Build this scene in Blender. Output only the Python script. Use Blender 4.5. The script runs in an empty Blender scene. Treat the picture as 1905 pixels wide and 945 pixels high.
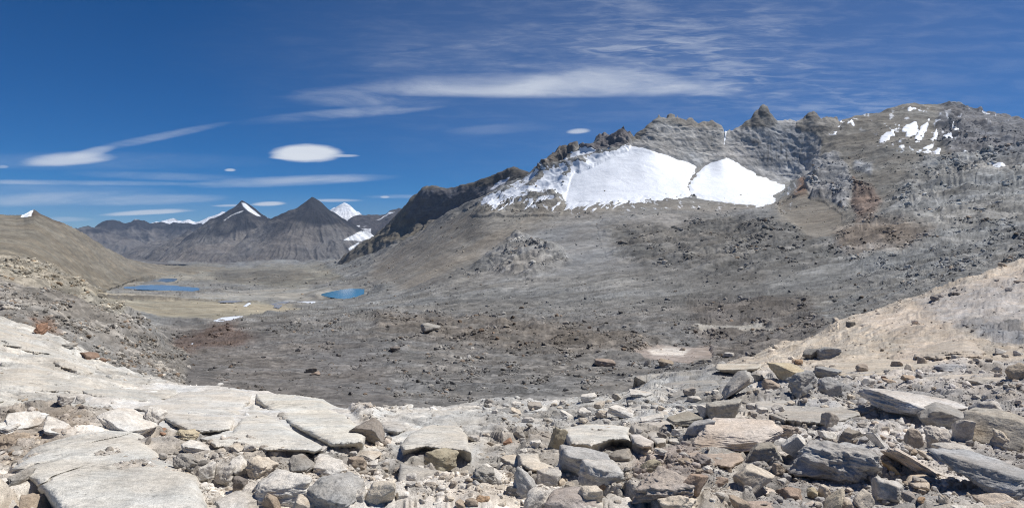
import bpy, math, random
import numpy as np

# ------------------------------------------------------------------ camera
K = 0.00082            # tangent per photo pixel (photo 1905 x 945)
CX, HY = 952.5, 455.0  # optical axis column, eye-level row
sc = bpy.context.scene
cam_d = bpy.data.cameras.new("camera")
cam_d.sensor_width = 36.0
cam_d.lens = 36.0 / (2 * K * CX)
cam_d.shift_y = -(472.5 - HY) / 1905.0
cam_d.clip_start = 0.1
cam_d.clip_end = 200000.0
cam = bpy.data.objects.new("camera", cam_d)
cam.location = (0, 0, 0)
cam.rotation_euler = (math.radians(90), 0, 0)
sc.collection.objects.link(cam)
sc.camera = cam

# ------------------------------------------------------------------ render settings
sc.render.engine = "CYCLES"
sc.view_settings.view_transform = "Standard"
sc.view_settings.look = "None"
sc.view_settings.exposure = 0.12
sc.view_settings.gamma = 1.0
sc.cycles.max_bounces = 8
sc.cycles.diffuse_bounces = 3
sc.cycles.glossy_bounces = 2
sc.cycles.volume_bounces = 0
sc.cycles.transparent_max_bounces = 40
sc.cycles.use_denoising = True
sc.cycles.denoiser = 'OPENIMAGEDENOISE'
sc.cycles.denoising_input_passes = 'RGB_ALBEDO_NORMAL'
sc.cycles.denoising_prefilter = 'NONE'
sc.cycles.filter_width = 1.1
sc.cycles.use_adaptive_sampling = True
sc.cycles.adaptive_threshold = 0.01

# ------------------------------------------------------------------ sun and sky
SUN_EL, SUN_AZ = math.radians(60), math.radians(78)     # azimuth right of +Y
sun_dir = np.array([math.sin(SUN_AZ) * math.cos(SUN_EL), math.cos(SUN_AZ) * math.cos(SUN_EL), math.sin(SUN_EL)])
sun_d = bpy.data.lights.new("sun", "SUN")
sun_d.energy = 4.8
sun_d.angle = math.radians(0.5)
sun_d.color = (1.0, 0.97, 0.925)
sun = bpy.data.objects.new("sun", sun_d)
sun.rotation_euler = (math.pi / 2 - SUN_EL, 0, math.pi - SUN_AZ)
sc.collection.objects.link(sun)


class NT:
    """small helper for writing node trees"""
    def __init__(self, tree):
        self.t = tree; self.n = tree.nodes; self.l = tree.links
    def new(self, typ, **kw):
        n = self.n.new(typ)
        for k, v in kw.items():
            setattr(n, k, v)
        return n
    def put(self, sock, v):
        if isinstance(v, bpy.types.NodeSocket):
            self.l.new(v, sock)
        else:
            sock.default_value = v
    def math(self, op, a, b=None, c=None, clamp=False):
        n = self.new("ShaderNodeMath", operation=op, use_clamp=clamp)
        self.put(n.inputs[0], a)
        if b is not None: self.put(n.inputs[1], b)
        if c is not None: self.put(n.inputs[2], c)
        return n.outputs[0]
    def mix(self, f, a, b, blend="MIX"):
        n = self.new("ShaderNodeMix", data_type="RGBA", blend_type=blend)
        self.put(n.inputs[0], f)
        for s, v in ((n.inputs[6], a), (n.inputs[7], b)):
            if isinstance(v, (tuple, list)) and len(v) == 3: v = (*v, 1)
            self.put(s, v)
        return n.outputs[2]
    def noise(self, vec, scale, detail=4, rough=0.55, dist=0.0, dim="3D"):
        n = self.new("ShaderNodeTexNoise", noise_dimensions=dim)
        if vec is not None: self.l.new(vec, n.inputs["Vector"])
        n.inputs["Scale"].default_value = scale
        n.inputs["Detail"].default_value = detail
        n.inputs["Roughness"].default_value = rough
        n.inputs["Distortion"].default_value = dist
        return n.outputs[0]
    def vec(self, x, y, z):
        n = self.new("ShaderNodeCombineXYZ")
        for s, v in zip(n.inputs, (x, y, z)): self.put(s, v)
        return n.outputs[0]
    def ramp(self, f, a, b, c=0.0, d=1.0, smooth=True):
        n = self.new("ShaderNodeMapRange")
        n.interpolation_type = "SMOOTHSTEP" if smooth else "LINEAR"
        self.put(n.inputs[0], f)
        for i, v in enumerate((a, b, c, d)): self.put(n.inputs[i + 1], v)
        return n.outputs[0]


def build_world():
    w = bpy.data.worlds.new("World"); sc.world = w; w.use_nodes = True
    T = NT(w.node_tree); T.n.clear()
    sky = T.new("ShaderNodeTexSky", sky_type="NISHITA")
    sky.sun_disc = False
    sky.sun_elevation = SUN_EL; sky.sun_rotation = SUN_AZ
    sky.altitude = 5200; sky.air_density = 1.0; sky.dust_density = 0.25; sky.ozone_density = 3.0
    hs = T.new("ShaderNodeHueSaturation")
    hs.inputs["Saturation"].default_value = SKY_SAT
    hs.inputs["Hue"].default_value = SKY_HUE
    hs.inputs["Value"].default_value = 1.0
    T.l.new(sky.outputs[0], hs.inputs["Color"])
    col = hs.outputs[0]
    # direction -> horizontal tangent u and vertical tangent v (both as angles on the sky, world fixed)
    tc = T.new("ShaderNodeTexCoord"); sp = T.new("ShaderNodeSeparateXYZ")
    T.l.new(tc.outputs["Generated"], sp.inputs[0])
    yy = T.math("MAXIMUM", sp.outputs[1], 0.02)
    u = T.math("DIVIDE", sp.outputs[0], yy)
    v = T.math("DIVIDE", sp.outputs[2], yy)
    front = T.ramp(sp.outputs[1], 0.02, 0.25)
    U = lambda px: (px - CX) * K
    V = lambda py: (HY - py) * K
    uv = T.vec(u, v, 0.0)
    # wispy textures drawn out along the wind
    def rotated(ang, sx, sy, off):
        m = T.new("ShaderNodeMapping"); T.l.new(uv, m.inputs[0])
        m.inputs["Rotation"].default_value = (0, 0, math.radians(ang))
        m.inputs["Scale"].default_value = (sx, sy, 1); m.inputs["Location"].default_value = (off, off * .7, 0)
        return m.outputs[0]
    def nz(vec, sc_, det=6, r=.6, dist=0.): return T.noise(vec, sc_, det, r, dist)
    wisp = nz(rotated(4, 1.0, 5.5, 0), 5.5, 8, .62, .6)
    wisp2 = nz(rotated(-14, 1.2, 7, 3), 9, 7, .62, .4)
    rip = nz(rotated(-12, 2.0, 15, 5), 9, 4, .55, .8)
    warp = T.math("MULTIPLY", T.math("SUBTRACT", nz(rotated(5, 1, 3, 7), 6, 5), .5), 1.0)
    warpf = T.math("MULTIPLY", T.math("SUBTRACT", nz(rotated(3, 1.2, 8, 9), 22, 4), .5), 1.0)
    def ell(px, py, hw, hh, slope=0.0, wa=.6, wf=.3, lo=0.0, hi=1.0, flat=0.0, u0=None):
        """soft lens shape; 1 inside, 0 outside. flat > 0 flattens the underside"""
        du = T.math("SUBTRACT", u, U(px))
        dv = T.math("SUBTRACT", T.math("SUBTRACT", v, V(py)), T.math("MULTIPLY", du, slope))
        a = T.math("DIVIDE", du, hw * K)
        b = T.math("DIVIDE", dv, hh * K)
        if flat:
            b = T.math("MAXIMUM", b, T.math("MULTIPLY", b, -flat))
        d = T.math("ADD", T.math("MULTIPLY", a, a), T.math("MULTIPLY", b, b))
        d = T.math("ADD", d, T.math("MULTIPLY", warp, wa * 2)); d = T.math("ADD", d, T.math("MULTIPLY", warpf, wf * 2))
        return T.ramp(d, hi, lo)
    fac = None
    def add(x, s):
        nonlocal fac
        x = T.math("MULTIPLY", x, s)
        fac = x if fac is None else T.math("SUBTRACT", 1.0, T.math("MULTIPLY", T.math("SUBTRACT", 1.0, fac), T.math("SUBTRACT", 1.0, x)))
    mul = lambda a, b: T.math("MULTIPLY", a, b)
    w1 = T.ramp(wisp, .32, .72); w2 = T.ramp(wisp2, .40, .75); r1 = T.ramp(rip, .38, .72)
    # the broad cirrus sheet and its ribs
    soft = T.ramp(nz(rotated(3, .8, 3.2, 12), 7, 7, .6, .5), .25, .75)
    add(mul(ell(1010, 168, 360, 34, .0, .25, .15, .0, 1.25, 2.2), T.math("ADD", mul(soft, .8), .34)), .60)
    add(mul(ell(1190, 148, 250, 20, -.13, .3, .2, .0, 1.2), T.math("ADD", mul(w1, .5), mul(soft, .5))), .40)
    add(mul(ell(1060, 110, 400, 70, -.02, .3, .15, .0, 1.3), mul(T.math("ADD", mul(w1, .5), mul(r1, .5)), soft)), .34)
    add(mul(ell(1430, 160, 420, 120, -.25, .3, .1, .0, 1.3), mul(r1, soft)), .34)
    add(mul(ell(1450, 90, 950, 290, 0, .2, .1, -.6, 1.6), T.math("ADD", mul(w2, .45), .45)), .20)
    add(mul(ell(1300, 30, 330, 60, -.1, .3, .2, .0, 1.4), mul(w2, soft)), .22)
    add(mul(ell(640, 212, 190, 11, .08, .4, .3, .0, 1.3), w1), .30)
    add(mul(ell(700, 178, 170, 22, .02, .4, .3, .0, 1.3), w1), .30)
    # the lens clouds
    add(ell(571, 285, 74, 19, .0, .12, .22, .25, 1.0, 1.0), .96)
    add(ell(552, 293, 56, 9, .0, .12, .25, .2, 1.0, 1.5), .8)
    add(ell(640, 290, 30, 3, -.0, .2, .2, .1, 1.2), .5)
    add(ell(125, 300, 88, 17, .06, .15, .2, .0, 1.25, 1.9), .70)
    add(ell(170, 284, 45, 9, .22, .2, .2, .0, 1.3), .36)
    add(ell(1076, 245, 24, 6.5, .06, .15, .2, .1, 1.1, 1.4), .60)
    # trail running up from the long cloud at the left
    add(mul(ell(270, 260, 150, 8, .20, .35, .3, .0, 1.3), T.math("ADD", mul(w1, .8), .15)), .30)
    # low stretched bands near the horizon on the left
    for (px, py, hw, hh, sl, s) in ((130, 340, 260, 5, -.01, .38), (60, 372, 210, 13, .05, .36), (270, 372, 150, 10, .03, .42),
                                    (540, 337, 190, 10, .04, .50), (560, 337, 120, 6, .03, .2), (300, 328, 180, 8, -.03, .2),
                                    (60, 360, 260, 26, 0, .16), (740, 366, 60, 4, 0, .3), (930, 240, 100, 10, .05, .12),
                                    (115, 408, 60, 5, 0, .4), (170, 300, 340, 18, .0, .10), (620, 373, 52, 3.2, 0, .75)):
        add(mul(ell(px, py, hw, hh, sl, .35, .3, .0, 1.3), T.math("ADD", mul(w1, .65), .35)), s)
    for (px, py, hw, hh, sl, s) in ((275, 396, 92, 6.5, .05, .72), (500, 380, 36, 5.5, .03, .8), (430, 383, 40, 3, .02, .5),
                                    (428, 317, 12, 4, .0, .6), (716, 367, 10, 3, 0, .6), (5, 311, 12, 4, 0, .3)):
        add(ell(px, py, hw, hh, sl, .3, .3, .15, 1.1, 1.5), s)
    fac = mul(fac, front)
    col = T.mix(fac, col, CLOUD_COL)
    bg = T.new("ShaderNodeBackground"); bg.inputs[1].default_value = SKY_STR
    T.l.new(col, bg.inputs[0])
    o = T.new("ShaderNodeOutputWorld"); T.l.new(bg.outputs[0], o.inputs[0])

SKY_SAT, SKY_HUE, SKY_STR = 1.62, 0.506, 0.074
CLOUD_COL = (9.6, 10.1, 10.9)
build_world()
w_ = sc.world
try:
    w_.cycles.sampling_method = "MANUAL"; w_.cycles.sample_map_resolution = 512
except Exception:
    pass

# ------------------------------------------------------------------ numpy helpers
f32 = np.float32
_rs = np.random.RandomState(7)
_perm = np.concatenate([_rs.permutation(256)] * 2).astype(np.int32)
_g = _rs.normal(size=(256, 3)); _g /= np.linalg.norm(_g, axis=1)[:, None]; _g = (_g * 1.5).astype(f32)
_gx, _gy, _gz = (np.ascontiguousarray(_g[:, i]) for i in range(3))
_rnd = _rs.rand(256).astype(f32)


def perlin(x, y, z, seed=0):
    x = np.asarray(x, np.float64) + seed * 17.31; y = np.asarray(y, np.float64) + seed * 5.77; z = np.asarray(z, np.float64) + seed * 9.13
    xf = np.floor(x); yf = np.floor(y); zf = np.floor(z)
    xi = xf.astype(np.int64).astype(np.int32) & 255; yi = yf.astype(np.int64).astype(np.int32) & 255; zi = zf.astype(np.int64).astype(np.int32) & 255
    x = (x - xf).astype(f32); y = (y - yf).astype(f32); z = (z - zf).astype(f32)
    u = x * x * x * (x * (x * 6 - 15) + 10); v = y * y * y * (y * (y * 6 - 15) + 10); w = z * z * z * (z * (z * 6 - 15) + 10)
    out = None
    px = (_perm[xi], _perm[(xi + 1) & 255])
    res = []
    for dz in (0, 1):
        r2 = []
        for dy in (0, 1):
            r1 = []
            for dx in (0, 1):
                h = _perm[(_perm[(px[dx] + yi + dy) & 255] + zi + dz) & 255]
                r1.append(_gx[h] * (x - dx) + _gy[h] * (y - dy) + _gz[h] * (z - dz))
            r2.append(r1[0] + u * (r1[1] - r1[0]))
        res.append(r2[0] + v * (r2[1] - r2[0]))
    return res[0] + w * (res[1] - res[0])


def fbm(x, y, z, oct=4, seed=0, gain=.5, ridged=False):
    s = 0; a = 1.0; t = 0
    for i in range(oct):
        n = perlin(x * 2 ** i, y * 2 ** i, z * 2 ** i, seed + i)
        if ridged: n = 1 - 2 * np.abs(n)
        s = s + a * n; t += a; a *= gain
    return s / t


def worley(x, y, seed=0):
    """F1, F2 and the nearest cell's random number"""
    xf = np.floor(x); yf = np.floor(y)
    shp = x.shape
    f1 = np.full(shp, 9, f32); f2 = np.full(shp, 9, f32); cid = np.zeros(shp, np.int32)
    xi = xf.astype(np.int64); yi = yf.astype(np.int64)
    fx = (x - xf).astype(f32); fy = (y - yf).astype(f32)
    for dx in (-1, 0, 1):
        for dy in (-1, 0, 1):
            h = _perm[(_perm[((xi + dx + seed * 31) & 255)] + ((yi + dy) & 255)) & 255]
            cx = dx + _rnd[h]; cy = dy + _rnd[(h * 7 + 13) & 255]
            d = np.hypot(fx - cx, fy - cy)
            m = d < f1
            f2 = np.where(m, f1, np.minimum(f2, d)); cid = np.where(m, h, cid); f1 = np.where(m, d, f1)
    return f1, f2, cid


def sstep(a, b, x):
    t = np.clip((x - a) / (b - a), 0, 1); return t * t * (3 - 2 * t)


def pchip_slopes(h, d):
    """h (n-1), d (n-1, m) -> slopes (n, m), Fritsch-Carlson"""
    n = d.shape[0] + 1
    m = np.zeros((n,) + d.shape[1:])
    m[0] = d[0]; m[-1] = d[-1]
    if n > 2:
        a, b = d[:-1], d[1:]
        w1 = (2 * h[1:] + h[:-1])[:, None]; w2 = (h[1:] + 2 * h[:-1])[:, None]
        with np.errstate(divide="ignore", invalid="ignore"):
            hm = (w1 + w2) / (w1 / a + w2 / b)
        m[1:-1] = np.where(a * b > 0, hm, 0)
    return m


def pchip(xk, yk, x):
    xk = np.asarray(xk, float); yk = np.asarray(yk, float)
    if yk.ndim == 1: yk = yk[:, None]; one = True
    else: one = False
    h = np.diff(xk); d = np.diff(yk, axis=0) / h[:, None]
    m = pchip_slopes(h, d)
    x = np.clip(x, xk[0], xk[-1])
    i = np.clip(np.searchsorted(xk, x, side="right") - 1, 0, len(h) - 1)
    t = ((x - xk[i]) / h[i])[:, None]; hh = h[i][:, None]
    t2, t3 = t * t, t * t * t
    r = (2 * t3 - 3 * t2 + 1) * yk[i] + (t3 - 2 * t2 + t) * hh * m[i] + (-2 * t3 + 3 * t2) * yk[i + 1] + (t3 - t2) * hh * m[i + 1]
    return r[:, 0] if one else r


def columns(step=1.35, a=-60, b=1965, lo=-500, hi=2400, side=70):
    g = np.arange(a, b, step)
    l = a - np.cumsum(np.linspace(step, 2 * (a - lo) / side - step, side)); r = g[-1] + np.cumsum(np.linspace(step, 2 * (hi - b) / side - step, side))
    return np.concatenate([l[::-1], g, r])


def loft(contours, cols, rows, sharp=None, jag=None):
    """contours near to far: lists of (px, py, depth[, 'lin']); returns PX, PY, D grids (rows x cols)"""
    P, L = [], []
    for c in contours:
        lin = isinstance(c, tuple)
        pts = np.array(c[0] if lin else c, float)
        P.append(np.interp(cols, pts[:, 0], pts[:, 1]) if lin else pchip(pts[:, 0], pts[:, 1], cols))
        L.append(pchip(pts[:, 0], np.log(pts[:, 2]), cols))
    P = np.array(P); L = np.array(L)
    def smooth(a, w):
        r = int(3 * w); kx = np.exp(-.5 * (np.arange(-r, r + 1) / w) ** 2); kx /= kx.sum()
        return np.convolve(np.pad(a, r, mode="reflect", reflect_type="odd"), kx, "valid")
    st = np.median(np.diff(cols))
    for i, c in enumerate(contours):
        L[i] = smooth(L[i], 26 / st)
        if not isinstance(c, tuple): P[i] = smooth(P[i], 12 / st)
        elif len(c) > 1: P[i] = smooth(P[i], c[1] / st)
    if jag is not None:
        i, lo_, hi_, amp = jag
        z0 = 0 * cols
        P[i] += amp * sstep(lo_ - 20, lo_, cols) * sstep(hi_ + 20, hi_, cols) * (fbm(cols / 13, z0, z0, 4, 17) + .4)
    t = np.concatenate([np.linspace(i, i + 1, n, endpoint=False) for i, n in enumerate(rows)] + [[len(rows)]])
    PY = pchip(np.arange(len(P)), P, t); LD = pchip(np.arange(len(P)), L, t)
    if sharp is not None:           # rows in front of a jagged skyline ignore its teeth
        P2 = P.copy()
        for i in range(sharp, len(P)): P2[i] = smooth(P[i], 30 / st)
        P3 = P2.copy(); P3[sharp] = P[sharp]
        w = np.clip(t - (sharp - 1), 0, 1)[:, None] ** 2
        a_, b_ = pchip(np.arange(len(P)), P2, t), pchip(np.arange(len(P)), P3, t)
        PS = a_ * (1 - w) + b_ * w
        P4 = P.copy(); P4[sharp + 1] = smooth(P[sharp + 1], 11 / st)      # teeth only near the crest itself
        PC = pchip(np.arange(len(P)), P4, t)
        wc = (sstep(sharp + .62, sharp + 1, t) * sstep(sharp + 1.5, sharp + 1, t))[:, None] ** 1.3
        PY = np.where(t[:, None] < sharp, PS, PC + (P[sharp + 1] - P4[sharp + 1])[None] * wc)
    PX = np.broadcast_to(cols, PY.shape).copy()
    return PX, PY, np.exp(LD), t


def world(PX, PY, D):
    return np.stack([D * (PX - CX) * K, D, D * (HY - PY) * K], -1)


def project(P):
    return CX + P[..., 0] / P[..., 1] / K, HY - P[..., 2] / P[..., 1] / K


def grid_normals(P):
    a = np.gradient(P, axis=1); b = np.gradient(P, axis=0)
    n = np.cross(a, b); n /= np.linalg.norm(n, axis=-1)[..., None] + 1e-12
    n *= np.sign(n[..., 2:3] + 1e-9)
    return n


def poly_sd(px, py, poly):
    """signed distance to a polygon, positive inside"""
    poly = np.array(poly, float); n = len(poly)
    d = np.full(px.shape, 1e9); ins = np.zeros(px.shape, bool)
    for i in range(n):
        ax, ay = poly[i]; bx, by = poly[(i + 1) % n]
        ex, ey = bx - ax, by - ay
        t = np.clip(((px - ax) * ex + (py - ay) * ey) / (ex * ex + ey * ey + 1e-9), 0, 1)
        d = np.minimum(d, np.hypot(px - ax - t * ex, py - ay - t * ey))
        c = (ay > py) != (by > py)
        with np.errstate(divide="ignore", invalid="ignore"):
            ins ^= c & (px < ex * (py - ay) / (ey if ey else 1e-9) + ax)
    return np.where(ins, d, -d)


def lin(r, g, b):
    f = lambda c: (c / 255 / 12.92) if c <= 10 else ((c / 255 + .055) / 1.055) ** 2.4
    return np.array([f(r), f(g), f(b)])


def octaves(P, D, rough, lams, seed, lo=1.6, hi=260, gain=.92, kind="mix", aniso=(1, 1, 1)):
    """self-similar relief: each wavelength only where it is between lo and hi photo pixels wide"""
    out = np.zeros(D.shape)
    pix = D * K
    for i, lam in enumerate(lams):
        w = sstep(lo, lo * 2, lam / pix) * (1 - sstep(hi * .5, hi, lam / pix))
        m = w > 0.01
        if not m.any(): continue
        q = P[m] / lam
        n = perlin(q[:, 0] * aniso[0], q[:, 1] * aniso[1], q[:, 2] * aniso[2], seed + i)
        if kind == "ridge" or (kind == "mix" and i % 2): n = .5 - 1.6 * np.abs(n)
        out[m] += n * w[m] * lam * gain ** i
    return out * rough


# ------------------------------------------------------------------ object helpers
def link_mesh(name, verts, faces, mat, parent=None, smooth=True, kind=None, col=None, sharp=None):
    me = bpy.data.meshes.new(name)
    verts = np.ascontiguousarray(verts, f32).reshape(-1, 3)
    faces = np.ascontiguousarray(faces, np.int32)
    k = faces.shape[1]
    me.vertices.add(len(verts)); me.vertices.foreach_set("co", verts.ravel())
    me.loops.add(faces.size); me.loops.foreach_set("vertex_index", faces.ravel())
    me.polygons.add(len(faces)); me.polygons.foreach_set("loop_start", np.arange(0, faces.size, k, dtype=np.int32))
    me.polygons.foreach_set("use_smooth", np.full(len(faces), bool(smooth)))
    me.update(calc_edges=True)
    if col is not None:
        a = me.color_attributes.new("col", "FLOAT_COLOR", "POINT")
        c = np.ones((len(verts), 4), f32); c[:, :3] = np.asarray(col, f32).reshape(-1, 3)
        a.data.foreach_set("color", c.ravel())
    me.materials.append(mat)
    o = bpy.data.objects.new(name, me)
    sc.collection.objects.link(o)
    if parent: o.parent = parent
    if kind: o["kind"] = kind
    return o


def grid_faces(nr, nc):
    i = np.arange(nr * nc, dtype=np.int32).reshape(nr, nc)
    return np.stack([i[:-1, :-1], i[:-1, 1:], i[1:, 1:], i[1:, :-1]], -1)


def submesh(name, P, F, mask, mat, col=None, **kw):
    """faces of a grid where mask (nr-1 x nc-1) holds"""
    f = F[mask].reshape(-1, 4)
    used = np.unique(f); remap = np.full(P.shape[0] * P.shape[1], -1, np.int32); remap[used] = np.arange(len(used))
    return link_mesh(name, P.reshape(-1, 3)[used], remap[f], mat, col=None if col is None else col.reshape(-1, 3)[used], **kw)


def tag(o, label, cat, group=None):
    o["label"] = label; o["category"] = cat
    if group: o["group"] = group
    return o


# ------------------------------------------------------------------ materials
def rock_material(name, s, var=.3, bump=.6, bdist=None, speck=0.0, strata=0.0, fine=0.25, use_attr=True, base=(.3, .3, .3), rough=.92, crack=0.0):
    """s: main texture frequency per metre"""
    m = bpy.data.materials.new(name); m.use_nodes = True
    T = NT(m.node_tree); T.n.clear()
    tc = T.new("ShaderNodeTexCoord"); obj = tc.outputs["Object"]
    if use_attr:
        at = T.new("ShaderNodeAttribute"); at.attribute_name = "col"; colr = at.outputs["Color"]
    else:
        rgb = T.new("ShaderNodeRGB"); rgb.outputs[0].default_value = (*base, 1); colr = rgb.outputs[0]
    n1 = T.noise(obj, s, 9, .68, .3)
    n2 = T.noise(obj, s * 7.3, 6, .65, .2)
    f = T.ramp(n1, .28, .72, 1 - var, 1 + var * .8, False)
    f2 = T.ramp(n2, .3, .7, 1 - fine, 1 + fine * .8, False)
    f = T.math("MULTIPLY", f, f2)
    if speck:
        v = T.new("ShaderNodeTexVoronoi"); v.inputs["Scale"].default_value = s * 26; T.l.new(obj, v.inputs["Vector"])
        sp = T.ramp(v.outputs["Distance"], .08, .22, 1 - speck, 1.0, False)
        v2 = T.noise(obj, s * 60, 2, .5)
        sp2 = T.ramp(v2, .35, .62, 1 - speck * .7, 1 + speck * .35, False)
        f = T.math("MULTIPLY", f, T.math("MULTIPLY", sp, sp2))
        v3 = T.new("ShaderNodeTexVoronoi"); v3.inputs["Scale"].default_value = s * 7; T.l.new(obj, v3.inputs["Vector"])
        sp3 = T.ramp(v3.outputs["Distance"], .07, .16, .35, 1.0, False)
        patchy = T.ramp(T.noise(obj, s * 1.3, 3), .45, .6)
        f = T.math("MULTIPLY", f, T.math("ADD", T.math("MULTIPLY", sp3, patchy), T.math("SUBTRACT", 1.0, patchy)))
        lich = T.ramp(T.noise(obj, s * 1.9, 10, .72, .4), .56, .66, 1.0, .62)
        f = T.math("MULTIPLY", f, lich)
    if strata:
        mp = T.new("ShaderNodeMapping"); T.l.new(obj, mp.inputs[0]); mp.inputs["Scale"].default_value = (.12, .12, 1.6); mp.inputs["Rotation"].default_value = (.25, .12, 0)
        st = T.noise(mp.outputs[0], s * 4, 5, .6, .5)
        f = T.math("MULTIPLY", f, T.ramp(st, .3, .7, 1 - strata, 1 + strata * .6, False))
    sc_ = T.new("ShaderNodeVectorMath", operation="SCALE")
    T.l.new(colr, sc_.inputs[0]); T.l.new(f, sc_.inputs["Scale"])
    # faint warm / cool drift of the stone
    n3 = T.noise(obj, s * .6, 4, .6)
    tint = T.mix(T.ramp(n3, .35, .65), (1.03, 1.0, .96), (.97, 1.0, 1.03))
    c = T.mix(1.0, sc_.outputs[0], tint, "MULTIPLY")
    h = T.math("ADD", T.math("MULTIPLY", n1, 1.0), T.math("MULTIPLY", n2, .25))
    if crack:
        vc = T.new("ShaderNodeTexVoronoi", feature="DISTANCE_TO_EDGE"); vc.inputs["Scale"].default_value = s * 1.4
        wv = T.new("ShaderNodeVectorMath", operation="ADD"); T.l.new(obj, wv.inputs[0])
        nn = T.new("ShaderNodeTexNoise"); nn.inputs["Scale"].default_value = s * 2; nn.inputs["Detail"].default_value = 4; T.l.new(obj, nn.inputs["Vector"])
        sv = T.new("ShaderNodeVectorMath", operation="SCALE"); T.l.new(nn.outputs["Color"], sv.inputs[0]); sv.inputs["Scale"].default_value = .9 / s
        T.l.new(sv.outputs[0], wv.inputs[1]); T.l.new(wv.outputs[0], vc.inputs["Vector"])
        ck = T.ramp(vc.outputs["Distance"], 0.0, .035, 0, 1)
        h = T.math("ADD", h, T.math("MULTIPLY", ck, crack))
    b = T.new("ShaderNodeBump"); b.inputs["Strength"].default_value = bump
    b.inputs["Distance"].default_value = bdist if bdist else .12 / s
    T.l.new(h, b.inputs["Height"])
    p = T.new("ShaderNodeBsdfPrincipled")
    p.inputs["Roughness"].default_value = rough
    p.inputs["Specular IOR Level"].default_value = .25
    T.l.new(c, p.inputs["Base Color"]); T.l.new(b.outputs[0], p.inputs["Normal"])
    o = T.new("ShaderNodeOutputMaterial"); T.l.new(p.outputs[0], o.inputs[0])
    return m


def plain_material(name, colr, rough=.6, noise_s=None, var=.1, bump=0, bdist=1.0, sub=0.0):
    m = bpy.data.materials.new(name); m.use_nodes = True
    T = NT(m.node_tree); T.n.clear()
    tc = T.new("ShaderNodeTexCoord")
    p = T.new("ShaderNodeBsdfPrincipled"); p.inputs["Roughness"].default_value = rough
    p.inputs["Base Color"].default_value = (*colr, 1)
    if noise_s:
        n = T.noise(tc.outputs["Object"], noise_s, 7, .6, .3)
        T.l.new(T.mix(T.ramp(n, .3, .7), tuple(c * (1 - var) for c in colr), tuple(min(.95, c * (1 + var)) for c in colr)), p.inputs["Base Color"])
        if bump:
            b = T.new("ShaderNodeBump"); b.inputs["Strength"].default_value = bump; b.inputs["Distance"].default_value = bdist
            T.l.new(n, b.inputs["Height"]); T.l.new(b.outputs[0], p.inputs["Normal"])
    o = T.new("ShaderNodeOutputMaterial"); T.l.new(p.outputs[0], o.inputs[0])
    return m


M_near = rock_material("bedrock_near", 2.2, .26, .9, .06, speck=.36, fine=.22, crack=.0)
M_basin = rock_material("moraine", .09, .25, .6, 1.6, fine=.45, strata=.15)
M_far = rock_material("mountain_rock", .010, .25, .55, 13.0, fine=.35, strata=.3)
M_dist = rock_material("far_mountain_rock", .0022, .25, .9, 60.0, fine=.3, strata=.2)
M_snow = plain_material("snow", (.76, .79, .84), .6, .02, .06, .5, 9.0)
M_snow_far = plain_material("far_snow", (.86, .88, .92), .55, .004, .05, .5, 40.0)

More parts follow.
